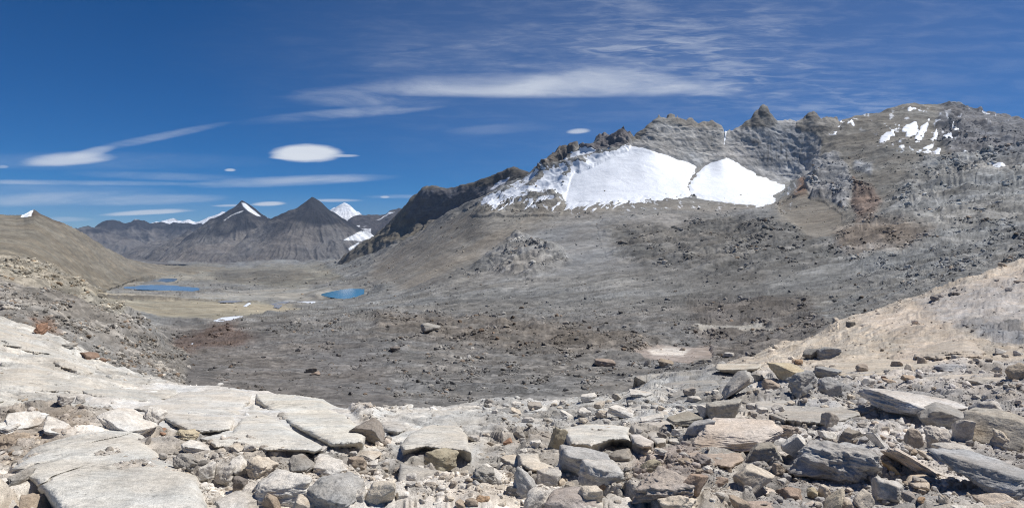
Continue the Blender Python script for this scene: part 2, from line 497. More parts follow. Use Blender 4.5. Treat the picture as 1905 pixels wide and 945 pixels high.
# ================================================================== far terrain: basin, valley, right-hand mountain
FC = columns(1.35)
far_contours = [
 [(-500,640,20),(0,640,26),(200,720,22),(340,760,18),(600,800,18),(900,800,21),(1150,790,22),(1400,720,34),(1600,640,48),(1905,540,75),(2400,420,100)],
 [(-500,600,38),(0,605,45),(100,640,45),(200,690,44),(340,728,42),(600,765,38),(900,765,42),(1150,755,48),(1300,720,55),(1400,700,60),(1500,670,70),(1600,625,85),(1700,590,100),(1905,520,120),(2400,400,150)],
 [(-500,540,60),(0,555,65),(100,585,66),(200,640,68),(340,700,70),(600,710,75),(900,710,75),(1150,705,78),(1300,690,85),(1400,680,90),(1500,645,105),(1600,605,125),(1700,572,140),(1905,500,170),(2400,390,210)],
 [(-500,430,140),(0,480,125),(60,492,125),(130,520,120),(200,558,112),(260,600,106),(320,655,100),(360,672,110),(450,665,118),(700,650,140),(1000,655,130),(1200,655,130),(1330,655,135),(1500,615,160),(1700,545,190),(1905,478,230),(2400,370,280)],
 [(-500,450,250),(0,500,230),(130,540,220),(200,575,220),(260,610,200),(330,645,180),(450,620,240),(600,612,260),(700,600,330),(900,598,330),(1200,600,260),(1330,625,200),(1500,590,230),(1700,520,280),(1905,455,330),(2400,350,380)],
 [(-500,420,700),(0,520,600),(200,560,750),(330,595,520),(450,590,560),(600,580,800),(700,565,900),(800,550,800),(900,535,750),(1050,520,700),(1200,505,650),(1350,490,600),(1500,470,550),(1700,430,560),(1905,390,600),(2400,310,650)],
 [(-500,430,1300),(0,520,1500),(200,545,1800),(300,540,2300),(450,545,2000),(550,545,1800),(640,537,1650),(700,530,1550),(800,490,1500),(900,460,1400),(1050,440,1300),(1200,425,1250),(1350,415,1200),(1430,400,1150),(1500,400,1100),(1600,370,1150),(1700,340,1150),(1905,300,1150),(2400,280,1200)],
 [(-500,470,4000),(0,500,4000),(200,522,4000),(300,522,4300),(450,515,4500),(600,508,4500),(680,488,3500),(740,466,2600),(800,438,2200),(860,408,2000),(910,378,1900),(980,382,1750),(1050,388,1650),(1130,380,1600),(1250,370,1600),(1330,380,1550),(1440,382,1500),(1500,345,1480),(1560,320,1500),(1700,260,1600),(1800,262,1600),(1905,262,1600),(2400,290,1700)],
 ([(-500,480,9000),(0,490,9000),(300,494,9500),(450,490,10500),(600,489,9500),(640,487,8000),(680,478,5000),(720,465,3600),(760,447,3000),(800,420,2600),(830,402,2450),(860,386,2300),(910,364,2100),(960,342,2050),(1000,320,2000),(1013,308,2000),(1028,300,1990),(1040,296,1980),(1055,285,1970),(1064,277,1965),(1072,276,1960),(1078,286,1955),(1100,272,1950),(1120,266,1950),(1140,260,1950),(1152,264,1940),(1170,268,1900),(1200,272,1850),(1225,277,1850),(1262,292,1850),(1300,301,1850),(1320,300,1860),(1343,284,1870),(1375,303,1850),(1405,322,1850),(1440,337,1850),(1475,342,1830),(1500,325,1800),(1530,270,1800),(1562,240,1900),(1640,214,1950),(1680,202,1980),(1710,198,2000),(1740,200,2000),(1780,210,2000),(1830,219,2000),(1905,241,2000),(2400,287,2100)], 7),
 ([(-500,482,9600),(0,492,9600),(300,496,10100),(450,493,11000),(600,491,9900),(640,489,8200),(680,480,5150),(720,467,3700),(760,450,3080),(800,423,2680),(860,389,2380),(910,367,2170),(960,345,2120),(1000,324,2070),(1040,299,2040),(1075,290,2020),(1100,275,2010),(1140,264,2000),(1166,266,1935),(1178,262,1915),(1190,250,1960),(1200,244,1965),(1210,232,1965),(1225,222,1965),(1240,220,1965),(1260,221,1965),(1275,229,1965),(1281,222,1965),(1287,223,1965),(1297,233,1965),(1325,228,1965),(1345,243,1965),(1349,262,1930),(1354,252,1960),(1362,248,1965),(1385,232,1965),(1399,222,1965),(1405,213,1965),(1411,211,1965),(1415,201,1965),(1420,197,1965),(1427,203,1965),(1430,214,1965),(1438,222,1965),(1446,228,1965),(1470,226,1965),(1482,230,1965),(1495,224,1965),(1504,213,1965),(1513,210,1965),(1519,215,1965),(1523,226,1965),(1530,229,1965),(1538,221,1965),(1557,222,1930),(1563,234,1960),(1590,222,1990),(1640,211,2010),(1680,199,2040),(1710,195,2060),(1740,197,2060),(1780,207,2060),(1830,216,2060),(1870,226,2060),(1905,238,2060),(2400,284,2160)],),
 [(-500,500,11000),(0,520,11000),(300,520,12000),(450,510,12500),(600,505,11000),(680,500,6500),(760,480,4000),(860,430,2900),(1000,370,2500),(1170,330,2300),(1345,320,2300),(1530,320,2300),(1710,260,2500),(1905,300,2500),(2400,350,2600)],
]
far_rows = [14, 90, 95, 70, 110, 100, 130, 140, 90, 16]
PX, PY, D, tt = loft(far_contours, FC, far_rows, 8, (9, 1165, 1560, -6.5))
LAKES = [
 ("lake", [(232,535),(262,532),(300,531.8),(340,534),(370,537.5),(358,540.5),(330,539.5),(290,538),(250,537)], (.045,.09,.15)),
 ("lake", [(276,521.5),(300,519.3),(328,519.8),(322,522),(300,523.3),(284,523)], (.045,.09,.15)),
 ("lake", [(599,548),(622,542),(650,538.5),(676,539),(676,545),(660,552),(640,555),(612,551)], (.02,.11,.15)),
]
M_lakes = []
for nm, poly, cc in LAKES:      # the ground round each lake lies level
    sd = poly_sd(PX, PY, poly)
    cyx = np.array(poly).mean(0)
    ii = np.argmin(np.hypot(PX - cyx[0], (PY - cyx[1]) * 3) + 50 * (tt[:, None] > 8.5))
    zl = float((D * (HY - PY) * K).ravel()[ii])
    sda = poly_sd(PX * .3, PY, [(a * .3, b) for a, b in poly])
    w = sstep(-12, -2, sda) * sstep(8.6, 8.1, tt[:, None]) * sstep(498, 512, PY) * sstep(4.2, 4.8, tt[:, None])
    Df = zl / ((HY - np.maximum(PY, 480)) * K)
    D = np.exp(np.log(D) * (1 - w) + np.log(Df) * w)
    M_lakes.append((nm, poly, cc, zl))
PB = world(PX, PY, D)           # smooth base surface
NB = grid_normals(PB)
wn = fbm(PX / 60, PY / 25, 0 * PX, 4, 3)         # wobble of region borders
wn2 = fbm(PX / 14, PY / 6, 0 * PX, 3, 9)


def region(poly, soft=6, wob=6, fine=3, sx=1.0):
    sd = poly_sd(PX * sx, PY, [(a * sx, b) for a, b in poly])
    return sstep(-soft, soft, sd + wob * wn + fine * wn2)


COL = np.empty(PB.shape); COL[:] = lin(112, 110, 106)
ROU = np.full(D.shape, .10)
SMO = np.zeros(D.shape)

def paint(poly, rgb, rough=None, soft=6, wob=6, fine=3, s=1.0):
    global COL, ROU
    w = region(poly, soft, wob, fine) * s
    if rgb is not None: COL = COL + w[..., None] * (lin(*rgb) - COL)
    if rough is not None: ROU = ROU + w * (rough - ROU)

# basin floor, dark moraine
paint([(300,600),(700,585),(1000,590),(1500,560),(1560,640),(1300,760),(300,800)], (104,101,97), .13, 20)
paint([(330,610),(700,640),(760,780),(330,760)], (100,96,92), .10, 25)
paint([(700,590),(1000,600),(1250,640),(1250,665),(1000,665),(700,625)], (98,92,85), .28, 14)
paint([(1280,560),(1500,560),(1560,640),(1400,690),(1300,670)], (100,95,90), .24, 16)
paint([(300,655),(340,628),(440,615),(480,632),(430,650),(320,665)], (92,80,73), .12, 10, 10, 6)
paint([(360,622),(400,606),(440,606),(430,625),(370,640)], (94,82,75), .12, 10, 10, 6)
# left bank
paint([(-500,400),(0,470),(140,515),(230,570),(350,672),(340,750),(-500,750)], (121,116,109), .24, 8, 5)
paint([(-500,400),(0,470),(140,515),(240,578),(225,590),(120,545),(0,520),(-500,480)], (131,124,111), .18, 8, 5)
paint([(50,598),(90,600),(110,625),(70,625)], (112,96,84), .2, 8, 8, 4)
# pale sand plain
paint([(150,545),(250,550),(480,562),(560,575),(470,588),(430,596),(300,590),(220,570)], (140,132,115), .03, 4, 4)
paint([(340,556),(500,540),(620,535),(600,556),(480,560)], (134,130,122), .03, 4, 4)
paint([(230,500),(600,495),(640,520),(560,535),(200,520)], (112,108,98), .08, 6)
paint([(180,522),(600,505),(600,512),(400,520),(200,532)], (128,122,110), .05, 4)
paint([(400,510),(560,505),(600,520),(480,528),(400,525)], (96,92,84), .09, 4)
paint([(180,552),(300,555),(480,562),(480,565),(300,560),(180,558)], (96,90,80), .1, 2, 3)
# scree slopes of the right-hand mountain
paint([(700,480),(905,365),(1000,385),(1200,375),(1440,385),(1500,345),(1560,420),(1450,430),(1200,430),(1000,450),(880,500),(760,540),(690,520)], (116,110,101), .035, 12)
paint([(1050,400),(1440,385),(1430,470),(1200,500),(900,520),(900,470)], (118,116,113), .05, 20)
paint([(1130,430),(1420,400),(1500,430),(1560,480),(1400,520),(1150,480)], (98,95,90), .18, 20, 14, 8)
paint([(880,500),(960,440),(1030,460),(1060,490),(980,520)], (126,123,118), .26, 8)
paint([(1530,225),(1720,190),(1800,260),(1740,400),(1560,430),(1440,390),(1500,340),(1530,270)], (109,105,98), .10, 8)
paint([(1440,385),(1500,350),(1570,400),(1570,440),(1500,440)], (112,105,95), .03, 9)
paint([(1585,340),(1600,352),(1622,356),(1640,385),(1625,412),(1596,415),(1588,385)], (110,95,85), .2, 8, 11, 9)
paint([(1490,335),(1510,335),(1500,360),(1480,365)], (126,100,82), .1, 5, 6, 4)
paint([(1505,300),(1560,290),(1575,310),(1590,350),(1575,395),(1545,375),(1510,370),(1500,350)], (132,130,128), .26, 5, 4)
paint([(1590,300),(1625,305),(1620,330),(1590,320)], (130,130,130), .16, 5, 4)
paint([(1750,200),(1830,205),(1905,225),(2400,270),(2400,420),(1900,400),(1800,330),(1740,260)], (104,103,104), .24, 10)
paint([(1720,300),(2400,300),(2400,480),(1905,480),(1650,540),(1560,470),(1640,400)], (120,119,116), .24, 20)
paint([(1560,430),(1640,415),(1740,430),(1700,460),(1600,475),(1550,460)], (108,98,88), .2, 18, 14, 8)
paint([(1775,290),(1840,290),(1880,320),(1850,335),(1780,310)], (136,134,130), .25, 5)
paint([(960,400),(1000,322),(1050,298),(1110,292),(1170,270),(1230,276),(1300,303),(1343,280),(1405,320),(1475,342),(1440,388),(1060,396)], None, .03, 4, 2, 1)
paint([(880,400),(905,370),(1040,296),(1090,286),(1060,330),(1040,400),(960,400)], None, .16, 8, 3, 2)
paint([(1060,305),(1100,285),(1150,270),(1165,282),(1120,300),(1080,320)], None, .2, 6, 3, 2)
# cliffs and crags
paint([(1160,262),(1200,225),(1350,215),(1350,300),(1300,310),(1260,300),(1170,278)], (150,148,145), .05, 3, 1, 1)
paint([(1160,275),(1160,240),(1200,215),(1300,215),(1350,225),(1340,240),(1280,238),(1220,234),(1190,262)], (120,116,110), .05, 4, 4, 3)
paint([(1340,290),(1345,262),(1400,190),(1535,200),(1528,290),(1510,330),(1450,345)], (148,146,144), .045, 3, 1, 1)
paint([(1380,240),(1400,190),(1440,195),(1445,235),(1410,240)], (120,116,110), .05, 4, 4, 3)
paint([(1480,240),(1500,200),(1565,205),(1570,250),(1530,260)], (120,116,110), .05, 4, 4, 3)
paint([(1000,330),(1040,280),(1085,270),(1060,295),(1020,325)], (88,82,76), .3, 3, 2, 2)
paint([(1080,285),(1140,255),(1175,262),(1170,278),(1110,292)], (96,92,92), .3, 3, 4, 3)
# tan dry pond in the basin
paint([(1180,655),(1230,643),(1320,648),(1330,668),(1290,680),(1200,672)], (136,124,114), .01, 3, 3, 1)
paint([(1205,652),(1240,645),(1285,650),(1270,660),(1215,660)], (178,168,156), .01, 3, 2, 1)
paint([(1290,612),(1400,605),(1440,615),(1380,622),(1310,622)], (140,134,124), .06, 4)
paint([(276,488),(292,492),(310,494),(306,498),(290,496)], (176,170,160), .01, 1.2, 1, .5)
paint([(215,504),(260,502),(320,505),(260,507)], (150,144,132), .01, 1.2, 1, .5)
# broad uneven patches of darker and lighter debris
patch = fbm(PX / 110, PY / 26, 0 * PX, 5, 21)
COL = COL * (1 + .16 * np.clip(patch * 1.8, -1, 1))[..., None]
COL = COL * np.array([1.36, 1.39, 1.42])
grain = fbm(PX / 22, PY / 5.0, 0 * PX, 4, 23)
COL = COL * (1 + .30 * np.clip(grain * 1.6, -1, 1) * sstep(.06, .14, ROU))[..., None]
streak_ = fbm((PX + PY * .9) / 90, (PY - PX * .35) / 7, 0 * PX, 4, 24)          # soil creeping down the scree
COL = COL * (1 + .14 * np.clip(streak_ * 1.6, -1, 1) * sstep(.12, .03, ROU))[..., None]
# slopes: downhill runnels
lams = [1600 * .62 ** i for i in range(20)]
disp = octaves(PB, D, 1.0, lams, 40, lo=2.6, hi=170)
dispr = octaves(PB, D, 1.0, lams, 80, lo=2.6, hi=120, kind="ridge")
H = disp * ROU + dispr * ROU * .7
# crags: tilted beds that break out of the slope
crag = sstep(.12, .24, ROU)
bed = PB[..., 2] * .9 + PB[..., 0] * .35 + .25 * D * K * 260 * (fbm(PX / 70, PY / 40, 0 * PX, 4, 33))
step_ = D * K * 16
q = bed / step_
saw = (q - np.floor(q)); saw = np.where(saw < .8, saw / .8, (1 - saw) / .2)
H += crag * saw * D * K * 3.0 * sstep(250, 800, D)
edge = np.clip(np.minimum(tt, len(far_rows) - tt), 0, 1)[:, None]
# displace mostly up, on cliffs outwards too
DIR = NB * .6 + np.array([0, 0, .4])
cz_ = (PX > 1160) & (PX < 1566)
H = H * (1 - .8 * (sstep(8.45, 8.85, tt) * sstep(9.6, 9.1, tt))[:, None] * cz_)
PF = PB + DIR * H[..., None]
# cliffs: slanting joints
cl_ = sstep(-2, 6, np.maximum(poly_sd(PX, PY, [(1165,270),(1200,222),(1345,215),(1350,300),(1300,312),(1262,300)]), poly_sd(PX, PY, [(1340,290),(1350,250),(1400,190),(1565,200),(1530,290),(1500,335),(1450,345)])))
jn = fbm((PX + PY * .8) / 60 + wn, (PY - PX * .62) / 26 + wn, 0 * PX, 5, 55, ridged=True)
PF += NB * (cl_ * jn * D * K * 2.2)[..., None]
crg = fbm(PX / 16 + wn, PY / 11, 0 * PX, 4, 59, ridged=True)
clf = fbm(PX / 20 + .6 * wn, PY / 85, 0 * PX, 4, 60, ridged=True)
PF += NB * (cl_ * (crg * 1.5 + clf * .9 + 1.6 * jn) * sstep(9.0, 8.8, tt)[:, None] * D * K)[..., None]
stn = sstep(-6, 4, poly_sd(PX, PY, [(1400,268),(1490,262),(1500,300),(1420,306)])) * sstep(.0, .3, fbm(PX / 4.0, PY / 40, 0 * PX, 3, 56))
COL = COL * (1 - .45 * stn)[..., None]
COL = COL * (1 - .22 * cl_ * sstep(.35, .8, jn))[..., None]
# old snow caught in small hollows
fl = fbm((PX + PY * .7) / 16, (PY - PX * .5) / 9, 0 * PX, 5, 62)
sn_ = region([(1640,215),(1700,203),(1790,215),(1790,285),(1730,295),(1660,280),(1630,260)], 14, 5, 3) * sstep(.20, .30, fl) * .95
sn_ = np.maximum(sn_, region([(1780,208),(1905,236),(2000,250),(2000,262),(1900,252),(1800,232)], 8, 4, 3) * sstep(.26, .36, fl) * .8)
sn_ = np.maximum(sn_, region([(1560,224),(1620,214),(1640,232),(1570,246)], 7, 4, 3) * sstep(.2, .3, fl) * .8)
fl2 = fbm((PX * .8 + PY * .6) / 15, (-PX * .6 + PY * .8) / 8, 0 * PX, 6, 63, .65)
sn_ = np.maximum(sn_, region([(880,384),(1000,320),(1050,300),(1100,300),(1100,385),(1180,372),(1290,362),(1450,360),(1490,345),(1470,390),(1300,392),(1180,392),(1060,402),(960,398)], 7, 5, 4) * sstep(.16, .30, fl2) * .85)
COL = COL + sn_[..., None] * (np.array([.74, .77, .82]) - COL)
# low moraine mounds and hollows on the basin floor
mnd = fbm(PX / 95, PY / 20, 0 * PX + 2, 4, 57) + .6 * fbm(PX / 40, PY / 9, 0 * PX + 2, 4, 58, ridged=True)
PF[..., 2] += mnd * D * K * 5.5 * (sstep(1.0, 1.6, tt) * sstep(4.8, 4.1, tt))[:, None] * sstep(.02, .12, ROU)
# frost-broken plates and ledges
for lam, sd_ in ((34, 21), (17, 22), (8.5, 23), (4.2, 24), (2.1, 25), (1.05, 26)):
    pw = lam / (D * K)
    wt = sstep(7, 14, pw) * (1 - sstep(70, 130, pw)) * sstep(.05, .12, ROU) * (sstep(.9, 1.2, tt) * sstep(7.4, 6.4, tt))[:, None]
    m = wt > .02
    gx_ = PF[..., 0][m] / lam * .7; gy_ = PF[..., 1][m] / lam
    wx_ = .35 * fbm(gx_ * 1.3, gy_ * 1.3, 0 * gx_, 3, sd_)
    f1, f2, cid = worley(gx_ + wx_, gy_ + wx_, sd_)
    e = np.clip((f2 - f1) / .10, 0, 1); r = _rnd[cid & 255]
    some = sstep(.35, .75, _rnd[(cid * 3 + 5) & 255])
    up = (r * .9 * some + f1 * (_rnd[(cid * 5 + 2) & 255] - .5) * .7) * e - (1 - e) * .15
    PF[..., 2][m] += up * wt[m] * lam * .055
    tn = 1 + (.34 * (_rnd[(cid * 7 + 3) & 255] - .45) * e - .22 * (1 - e)) * wt[m]
    COL[m] = COL[m] * tn[:, None]
# big folds seen on the right-hand mountain
fold = fbm(PX / 90, PY / 60, 0 * PX + 3, 3, 51, ridged=True)
PF[..., 2] += fold * D * K * 5 * sstep(700, 1100, D) * (ROU > .05) * sstep(700, 900, PX)

# ---- lake beds
for nm, poly, cc, zl in M_lakes:
    sd = poly_sd(PX, PY, poly)
    w = sstep(-4, 0, sd) * (np.abs(PB[..., 2] - zl) < 25)
    PF[..., 2] = PF[..., 2] * (1 - w) + (zl - D * K * .8) * w
    front = (sd > -9) & (sd <= 0) & (np.abs(PB[..., 2] - zl) < 25)
    PF[..., 2][front] = np.minimum(PF[..., 2][front], zl + D[front] * K * .25)

FF = grid_faces(*D.shape)
tc_ = (tt[:-1] + tt[1:]) / 2
cc_ = (FC[:-1] + FC[1:]) / 2
TT, CC = np.meshgrid(tc_, cc_, indexing="ij")
mtn = (TT > 5.0) & (CC > 690)
basin = TT < 4.2
submesh("basin", PF, FF, basin & ~mtn, M_basin, COL, kind="structure")
submesh("valley", PF, FF, ~basin & ~mtn, M_far, COL, kind="structure")
submesh("mountain", PF, FF, mtn, M_far, COL, kind="structure")

# ---- water
def water_mat(name, c, rough=.08):
    m = bpy.data.materials.new(name); m.use_nodes = True
    T = NT(m.node_tree); T.n.clear()
    tc = T.new("ShaderNodeTexCoord")
    p = T.new("ShaderNodeBsdfPrincipled"); p.inputs["Roughness"].default_value = rough
    n0 = T.noise(tc.outputs["Object"], .004, 4)
    T.l.new(T.mix(T.ramp(n0, .3, .7), c, tuple(x * 1.35 for x in c)), p.inputs["Base Color"])
    n = T.noise(tc.outputs["Object"], .012, 3); b = T.new("ShaderNodeBump"); b.inputs["Strength"].default_value = .12; b.inputs["Distance"].default_value = 1.0
    T.l.new(n, b.inputs["Height"]); T.l.new(b.outputs[0], p.inputs["Normal"])
    p.inputs["IOR"].default_value = 1.33
    o = T.new("ShaderNodeOutputMaterial"); T.l.new(p.outputs[0], o.inputs[0])
    return m

def flat_patch(name, poly, z, mat, pad=2.0, kind=None, wob=0.0, thick=0.0, n=(160, 46)):
    """level sheet at height z filling the outline"""
    a = np.array(poly); x0, y0 = a.min(0) - 4; x1, y1 = a.max(0) + 3
    gx, gy = np.meshgrid(np.linspace(x0, x1, n[0]), np.linspace(y0, y1, n[1]))
    dd = z / ((HY - gy) * K)
    P = world(gx, gy, dd)
    sd = poly_sd(gx, gy, poly) + pad + wob * fbm(gx / 7, gy / 2.5, 0 * gx, 3, 5)
    if thick:
        P[..., 2] += thick * (1 - np.exp(-np.clip(sd, -3, 9) * .7))
    m = (sd[:-1, :-1] > 0) & (sd[1:, 1:] > 0)
    return submesh(name, P, grid_faces(*gx.shape), m, mat, kind=kind)

for nm, poly, cc, zl in M_lakes:
    o = flat_patch(nm, poly, zl, water_mat("lake_water", cc), kind="structure", wob=.8)

# ---- drape a sheet of snow / ice on the terrain
def drape(name, poly, mat, px_th=2.2, soft=8, wob=5, fine=4, kind=None, sink=4.0, streak=0.0, hug=.5):
    sd = poly_sd(PX, PY, poly) + wob * wn + fine * wn2
    if streak:
        dgx = PX * .55 + PY * .83; dgy = -PX * .83 + PY * .55       # streaks run down to the left
        sd = sd + streak * fbm(dgy / 26 + 4, dgx / 5.0, 0 * PX, 4, 61) * sstep(60, 0, sd) * (sstep(1230, 1000, PX) * .85 + .12 + .12 * sstep(350, 375, PY)) * sstep(-6, 14, PY - np.interp(PX, [900, 1000, 1050, 1110, 1170, 1230, 1300, 1343, 1405, 1475], [372, 322, 298, 284, 272, 281, 304, 286, 324, 346]))
    lift = np.clip(sd / soft, -1.2, 1)
    h = np.where(lift > 0, lift * px_th, lift * sink) * D * K
    sm = H * hug
    P = PB + NB * (h + sm)[..., None]
    P[..., 2] += fold * D * K * 5 * sstep(700, 1100, D) * (ROU > .05) * sstep(700, 900, PX)
    mm = (lift[:-1, :-1] > -.8) | (lift[1:, 1:] > -.8)
    mm &= (tt[:-1] > 5.5)[:, None] & (tt[:-1] < 9.0)[:, None]
    return submesh(name, P, FF, mm, mat, kind=kind)

drape("glacier", [(895,380),(900,370),(935,356),(1000,320),(1050,296),(1085,280),(1110,280),(1140,278),(1170,270),(1205,272),(1230,280),(1262,293),(1300,303),(1290,325),(1282,345),(1290,368),(1230,374),(1180,378),(1100,388),(1060,392),(1020,384),(985,388),(960,382)],
      M_snow, 1.7, 9, 5, 7, "structure", 3.0, streak=34, hug=.66)
drape("snowfield", [(1284,366),(1278,345),(1300,322),(1320,300),(1343,284),(1375,303),(1405,322),(1440,337),(1462,345),(1445,362),(1440,382),(1400,384),(1340,380)],
      M_snow, 2.0, 7, 5, 6, "structure", 3.0, streak=12)

# snow left in the gullies of the right-hand summit, each patch its own drape
sp_ = [
 ([(1636,270),(1640,258),(1650,250),(1662,246),(1668,238),(1664,250),(1655,258),(1646,268)], "slanting snow streak left of the other snow patches on the round summit"),
 ([(1682,247),(1688,236),(1700,233),(1706,243),(1702,252),(1690,252)], "ragged snow patch high on the round summit, above the central snow gully"),
 ([(1704,256),(1714,240),(1724,234),(1722,246),(1716,256),(1712,268),(1704,266)], "tall snow gully in the middle of the round summit's face"),
 ([(1718,286),(1722,276),(1732,262),(1738,245),(1744,236),(1742,256),(1736,272),(1730,286)], "long narrow snow gully running down the round summit's face"),
 ([(1738,285),(1742,277),(1752,276),(1750,284),(1742,290)], "small snow patch at the foot of the long narrow snow gully"),
 ([(1752,256),(1766,255),(1776,270),(1778,276),(1764,272)], "snow patch shaped like a wedge right of the long narrow snow gully"),
 ([(1764,237),(1770,237),(1784,250),(1780,252),(1770,246)], "thin snow strip under the right crest of the round summit"),
 ([(1560,240),(1564,230),(1588,232),(1586,238),(1572,237)], "flat snow strip in the col left of the round summit"),
 ([(1532,246),(1536,250),(1548,252),(1556,244),(1552,254),(1536,256)], "curved snow patch below the square crag"),
 ([(1690,208),(1700,207),(1702,210),(1694,211)], "tiny snow fleck near the top of the round summit"),
 ([(1676,275),(1682,272),(1684,276),(1678,279)], "tiny snow fleck below the ragged snow patch on the round summit"),
 ([(1826,218),(1850,222),(1880,231),(1905,238),(1905,240),(1860,229),(1830,222)], "thin line of snow along the right skyline crest"),
 ([(1340,262),(1350,248),(1362,246),(1356,256),(1348,272),(1342,282)], "snow chute in the notch between the two crags"),
 ([(1790,290),(1802,286),(1815,292),(1840,300),(1860,305),(1866,312),(1840,306),(1812,298)], "pale curved snow line on the right-hand rock rib"),
]
for i_, (poly_, lab_) in enumerate(sp_):
    cpt = np.mean(poly_, 0); poly_ = [tuple(cpt + (np.array(q_) - cpt) * (1.3 if len(poly_) < 12 and 'line' not in lab_ else 1.15)) for q_ in poly_]
    o_ = drape("snow_patch", poly_, M_snow, 1.6, 3, 3.0, 7.5, None, 3.0, hug=.7)
    tag(o_, lab_, "snow patch", "snow patches on the summit rocks")

# ---- left-hand hill
HC = np.concatenate([np.arange(-500, -40, 8), np.arange(-40, 420, 1.4)])
hill_c = [
 [(-500,760,240),(0,690,260),(70,650,350),(140,620,700),(190,590,1700),(260,560,3900),(420,550,6000)],
 [(-500,640,260),(0,575,280),(70,565,380),(140,560,720),(200,541,1900),(270,516,4200),(420,505,6500)],
 [(-500,560,420),(0,520,480),(70,532,600),(145,540,1150),(225,523,3000),(285,503,5200),(420,500,7200)],
 [(-500,460,1000),(0,462,1100),(100,478,1500),(170,500,2300),(240,505,4000),(296,498.5,6000),(420,498,7600)],
 ([(-500,372,2300),(-200,394,2500),(0,401,2700),(30,402,2800),(44,400,2850),(55,394,2870),(64,391.5,2880),(72,397,2890),(85,404,2900),(100,411,3000),(115,415,3200),(150,432,3600),(180,450,4000),(210,470,4600),(240,484,5200),(270,491,6000),(310,496.5,7000),(420,499,8000)],),
 [(-500,392,2900),(0,420,3300),(64,420,3400),(150,455,4300),(240,495,6000),(310,502,7800),(420,505,9000)],
]
hx, hy, hd, ht = loft(hill_c, HC, [6, 40, 70, 110, 12])
hp = world(hx, hy, hd); hn = grid_normals(hp)
hw = fbm(hx / 50, hy / 14, 0 * hx, 4, 71)
hcol = np.empty(hp.shape); hcol[:] = lin(112, 106, 94)
g = sstep(-.25, .35, fbm((hx + hy * .6) / 60, (hy - hx * .35) / 9, 0 * hx, 5, 72))
hcol = hcol * (1 + .22 * (g - .5))[..., None]
gl = sstep(.25, .5, fbm((hx + hy) / 40, (hy - hx * .4) / 6, 0 * hx, 4, 75))[..., None]
hcol = hcol + gl * .35 * (lin(132, 126, 112) - hcol)
dk = sstep(-3, 3, poly_sd(hx, hy, [(50,402),(62,389),(75,395),(120,416),(112,418),(78,404)]) + 2 * hw)[..., None]
hcol = hcol + dk * (lin(84, 76, 66) - hcol)
sw = sstep(-.6, .6, poly_sd(hx, hy, [(38,405),(44,398),(63,390),(58,402),(50,405)]) + .8 * hw)[..., None]
hcol = hcol + sw * (np.array([.85, .87, .9]) - hcol)
hh = octaves(hp, hd, .055, [1600 * .62 ** i for i in range(16)], 140, hi=120)
hh += octaves(hp, hd, .035, [1200 * .62 ** i for i in range(14)], 160, hi=90, kind="ridge")
hp[..., 2] += hh * .8; hp += hn * (hh * .3)[..., None]
hcol *= 1.3
link_mesh("hill", hp, grid_faces(*hd.shape).reshape(-1, 4), M_far, col=hcol, kind="structure")

# ---- dark ridge behind the slope
RC = np.arange(590, 1140, 1.2)
rid_c = [
 [(590,600,4100),(700,545,3700),(780,530,3200),(900,500,3000),(1000,440,2950),(1140,400,2950)],
 [(590,560,4300),(625,520,4200),(700,490,3900),(780,480,3400),(900,440,3200),(1000,390,3150),(1140,350,3150)],
 [(590,550,4900),(625,512,4800),(650,482,4700),(700,470,4300),(760,452,3900),(830,428,3700),(900,392,3550),(1000,352,3500),(1140,350,3450)],
 [(590,545,5300),(625,508,5200),(650,478,5100),(700,452,4650),(740,428,4400),(790,415,4150),(860,398,3950),(900,375,3850),(940,352,3800),(1000,345,3700),(1140,350,3600)],
 ([(590,545,5500),(625,503,5450),(640,486,5400),(660,471,5250),(680,455,5050),(700,440,4850),(715,425,4700),(730,412,4600),(745,398,4500),(760,386,4380),(775,370,4320),(790,357,4250),(805,354,4200),(840,352,4150),(855,349,4100),(870,344,4050),(900,334,4000),(925,325,3950),(940,319,3900),(955,315,3900),(970,318,3900),(985,321,3880),(1000,327,3850),(1060,345,3800),(1140,352,3700)],),
 [(590,500,6200),(700,470,5500),(790,400,4800),(900,380,4500),(1000,370,4300),(1140,370,4200)],
]
rx, ry, rd, rt = loft(rid_c, RC, [6, 30, 60, 80, 12])
rcx = 1
rp = world(rx, ry, rd); rn = grid_normals(rp)
rw = fbm(rx / 30, ry / 18, 0 * rx, 4, 91)
rcol = np.empty(rp.shape); rcol[:] = lin(98, 93, 84)
def rpaint(poly, c, soft=4, wob=5):
    global rcol
    w = sstep(-soft, soft, poly_sd(rx, ry, poly) + wob * rw)[..., None]; rcol = rcol + w * (lin(*c) - rcol)
rpaint([(765,395),(790,360),(900,340),(1000,325),(1000,350),(900,390),(800,415),(770,410)], (88,88,92), 4, 3)  # upper cliff band: its bluish shade is put into the rock colour
rpaint([(855,350),(955,314),(1000,325),(1010,335),(900,348)], (74,70,64), 3, 3)
rpaint([(650,480),(700,440),(735,410),(760,425),(800,440),(740,470)], (104,98,86), 4, 4)
rpaint([(770,480),(840,405),(850,410),(790,470)], (70,68,66), 3, 3)
rpaint([(700,478),(745,450),(775,458),(760,480)], (128,124,116), 3, 5)
st = fbm((rx * .94 - ry * .34) / 7, (ry * .94 + rx * .34) / 70, 0 * rx, 4, 93)
rcol *= (1 + .35 * np.clip(st, -1, 1))[..., None]
gs = sstep(-.8, .8, poly_sd(rx, ry, [(917,358),(920,342),(935,334),(949,331),(946,340),(936,352)]) + 1.0 * rw)[..., None]
rcol = rcol + gs * (np.array([.5, .52, .58]) - rcol)
rr = octaves(rp, rd, .16, [1500 * .62 ** i for i in range(12)], 210, hi=130, kind="ridge")
rr += octaves(rp, rd, .10, [1500 * .62 ** i for i in range(12)], 230, hi=130)
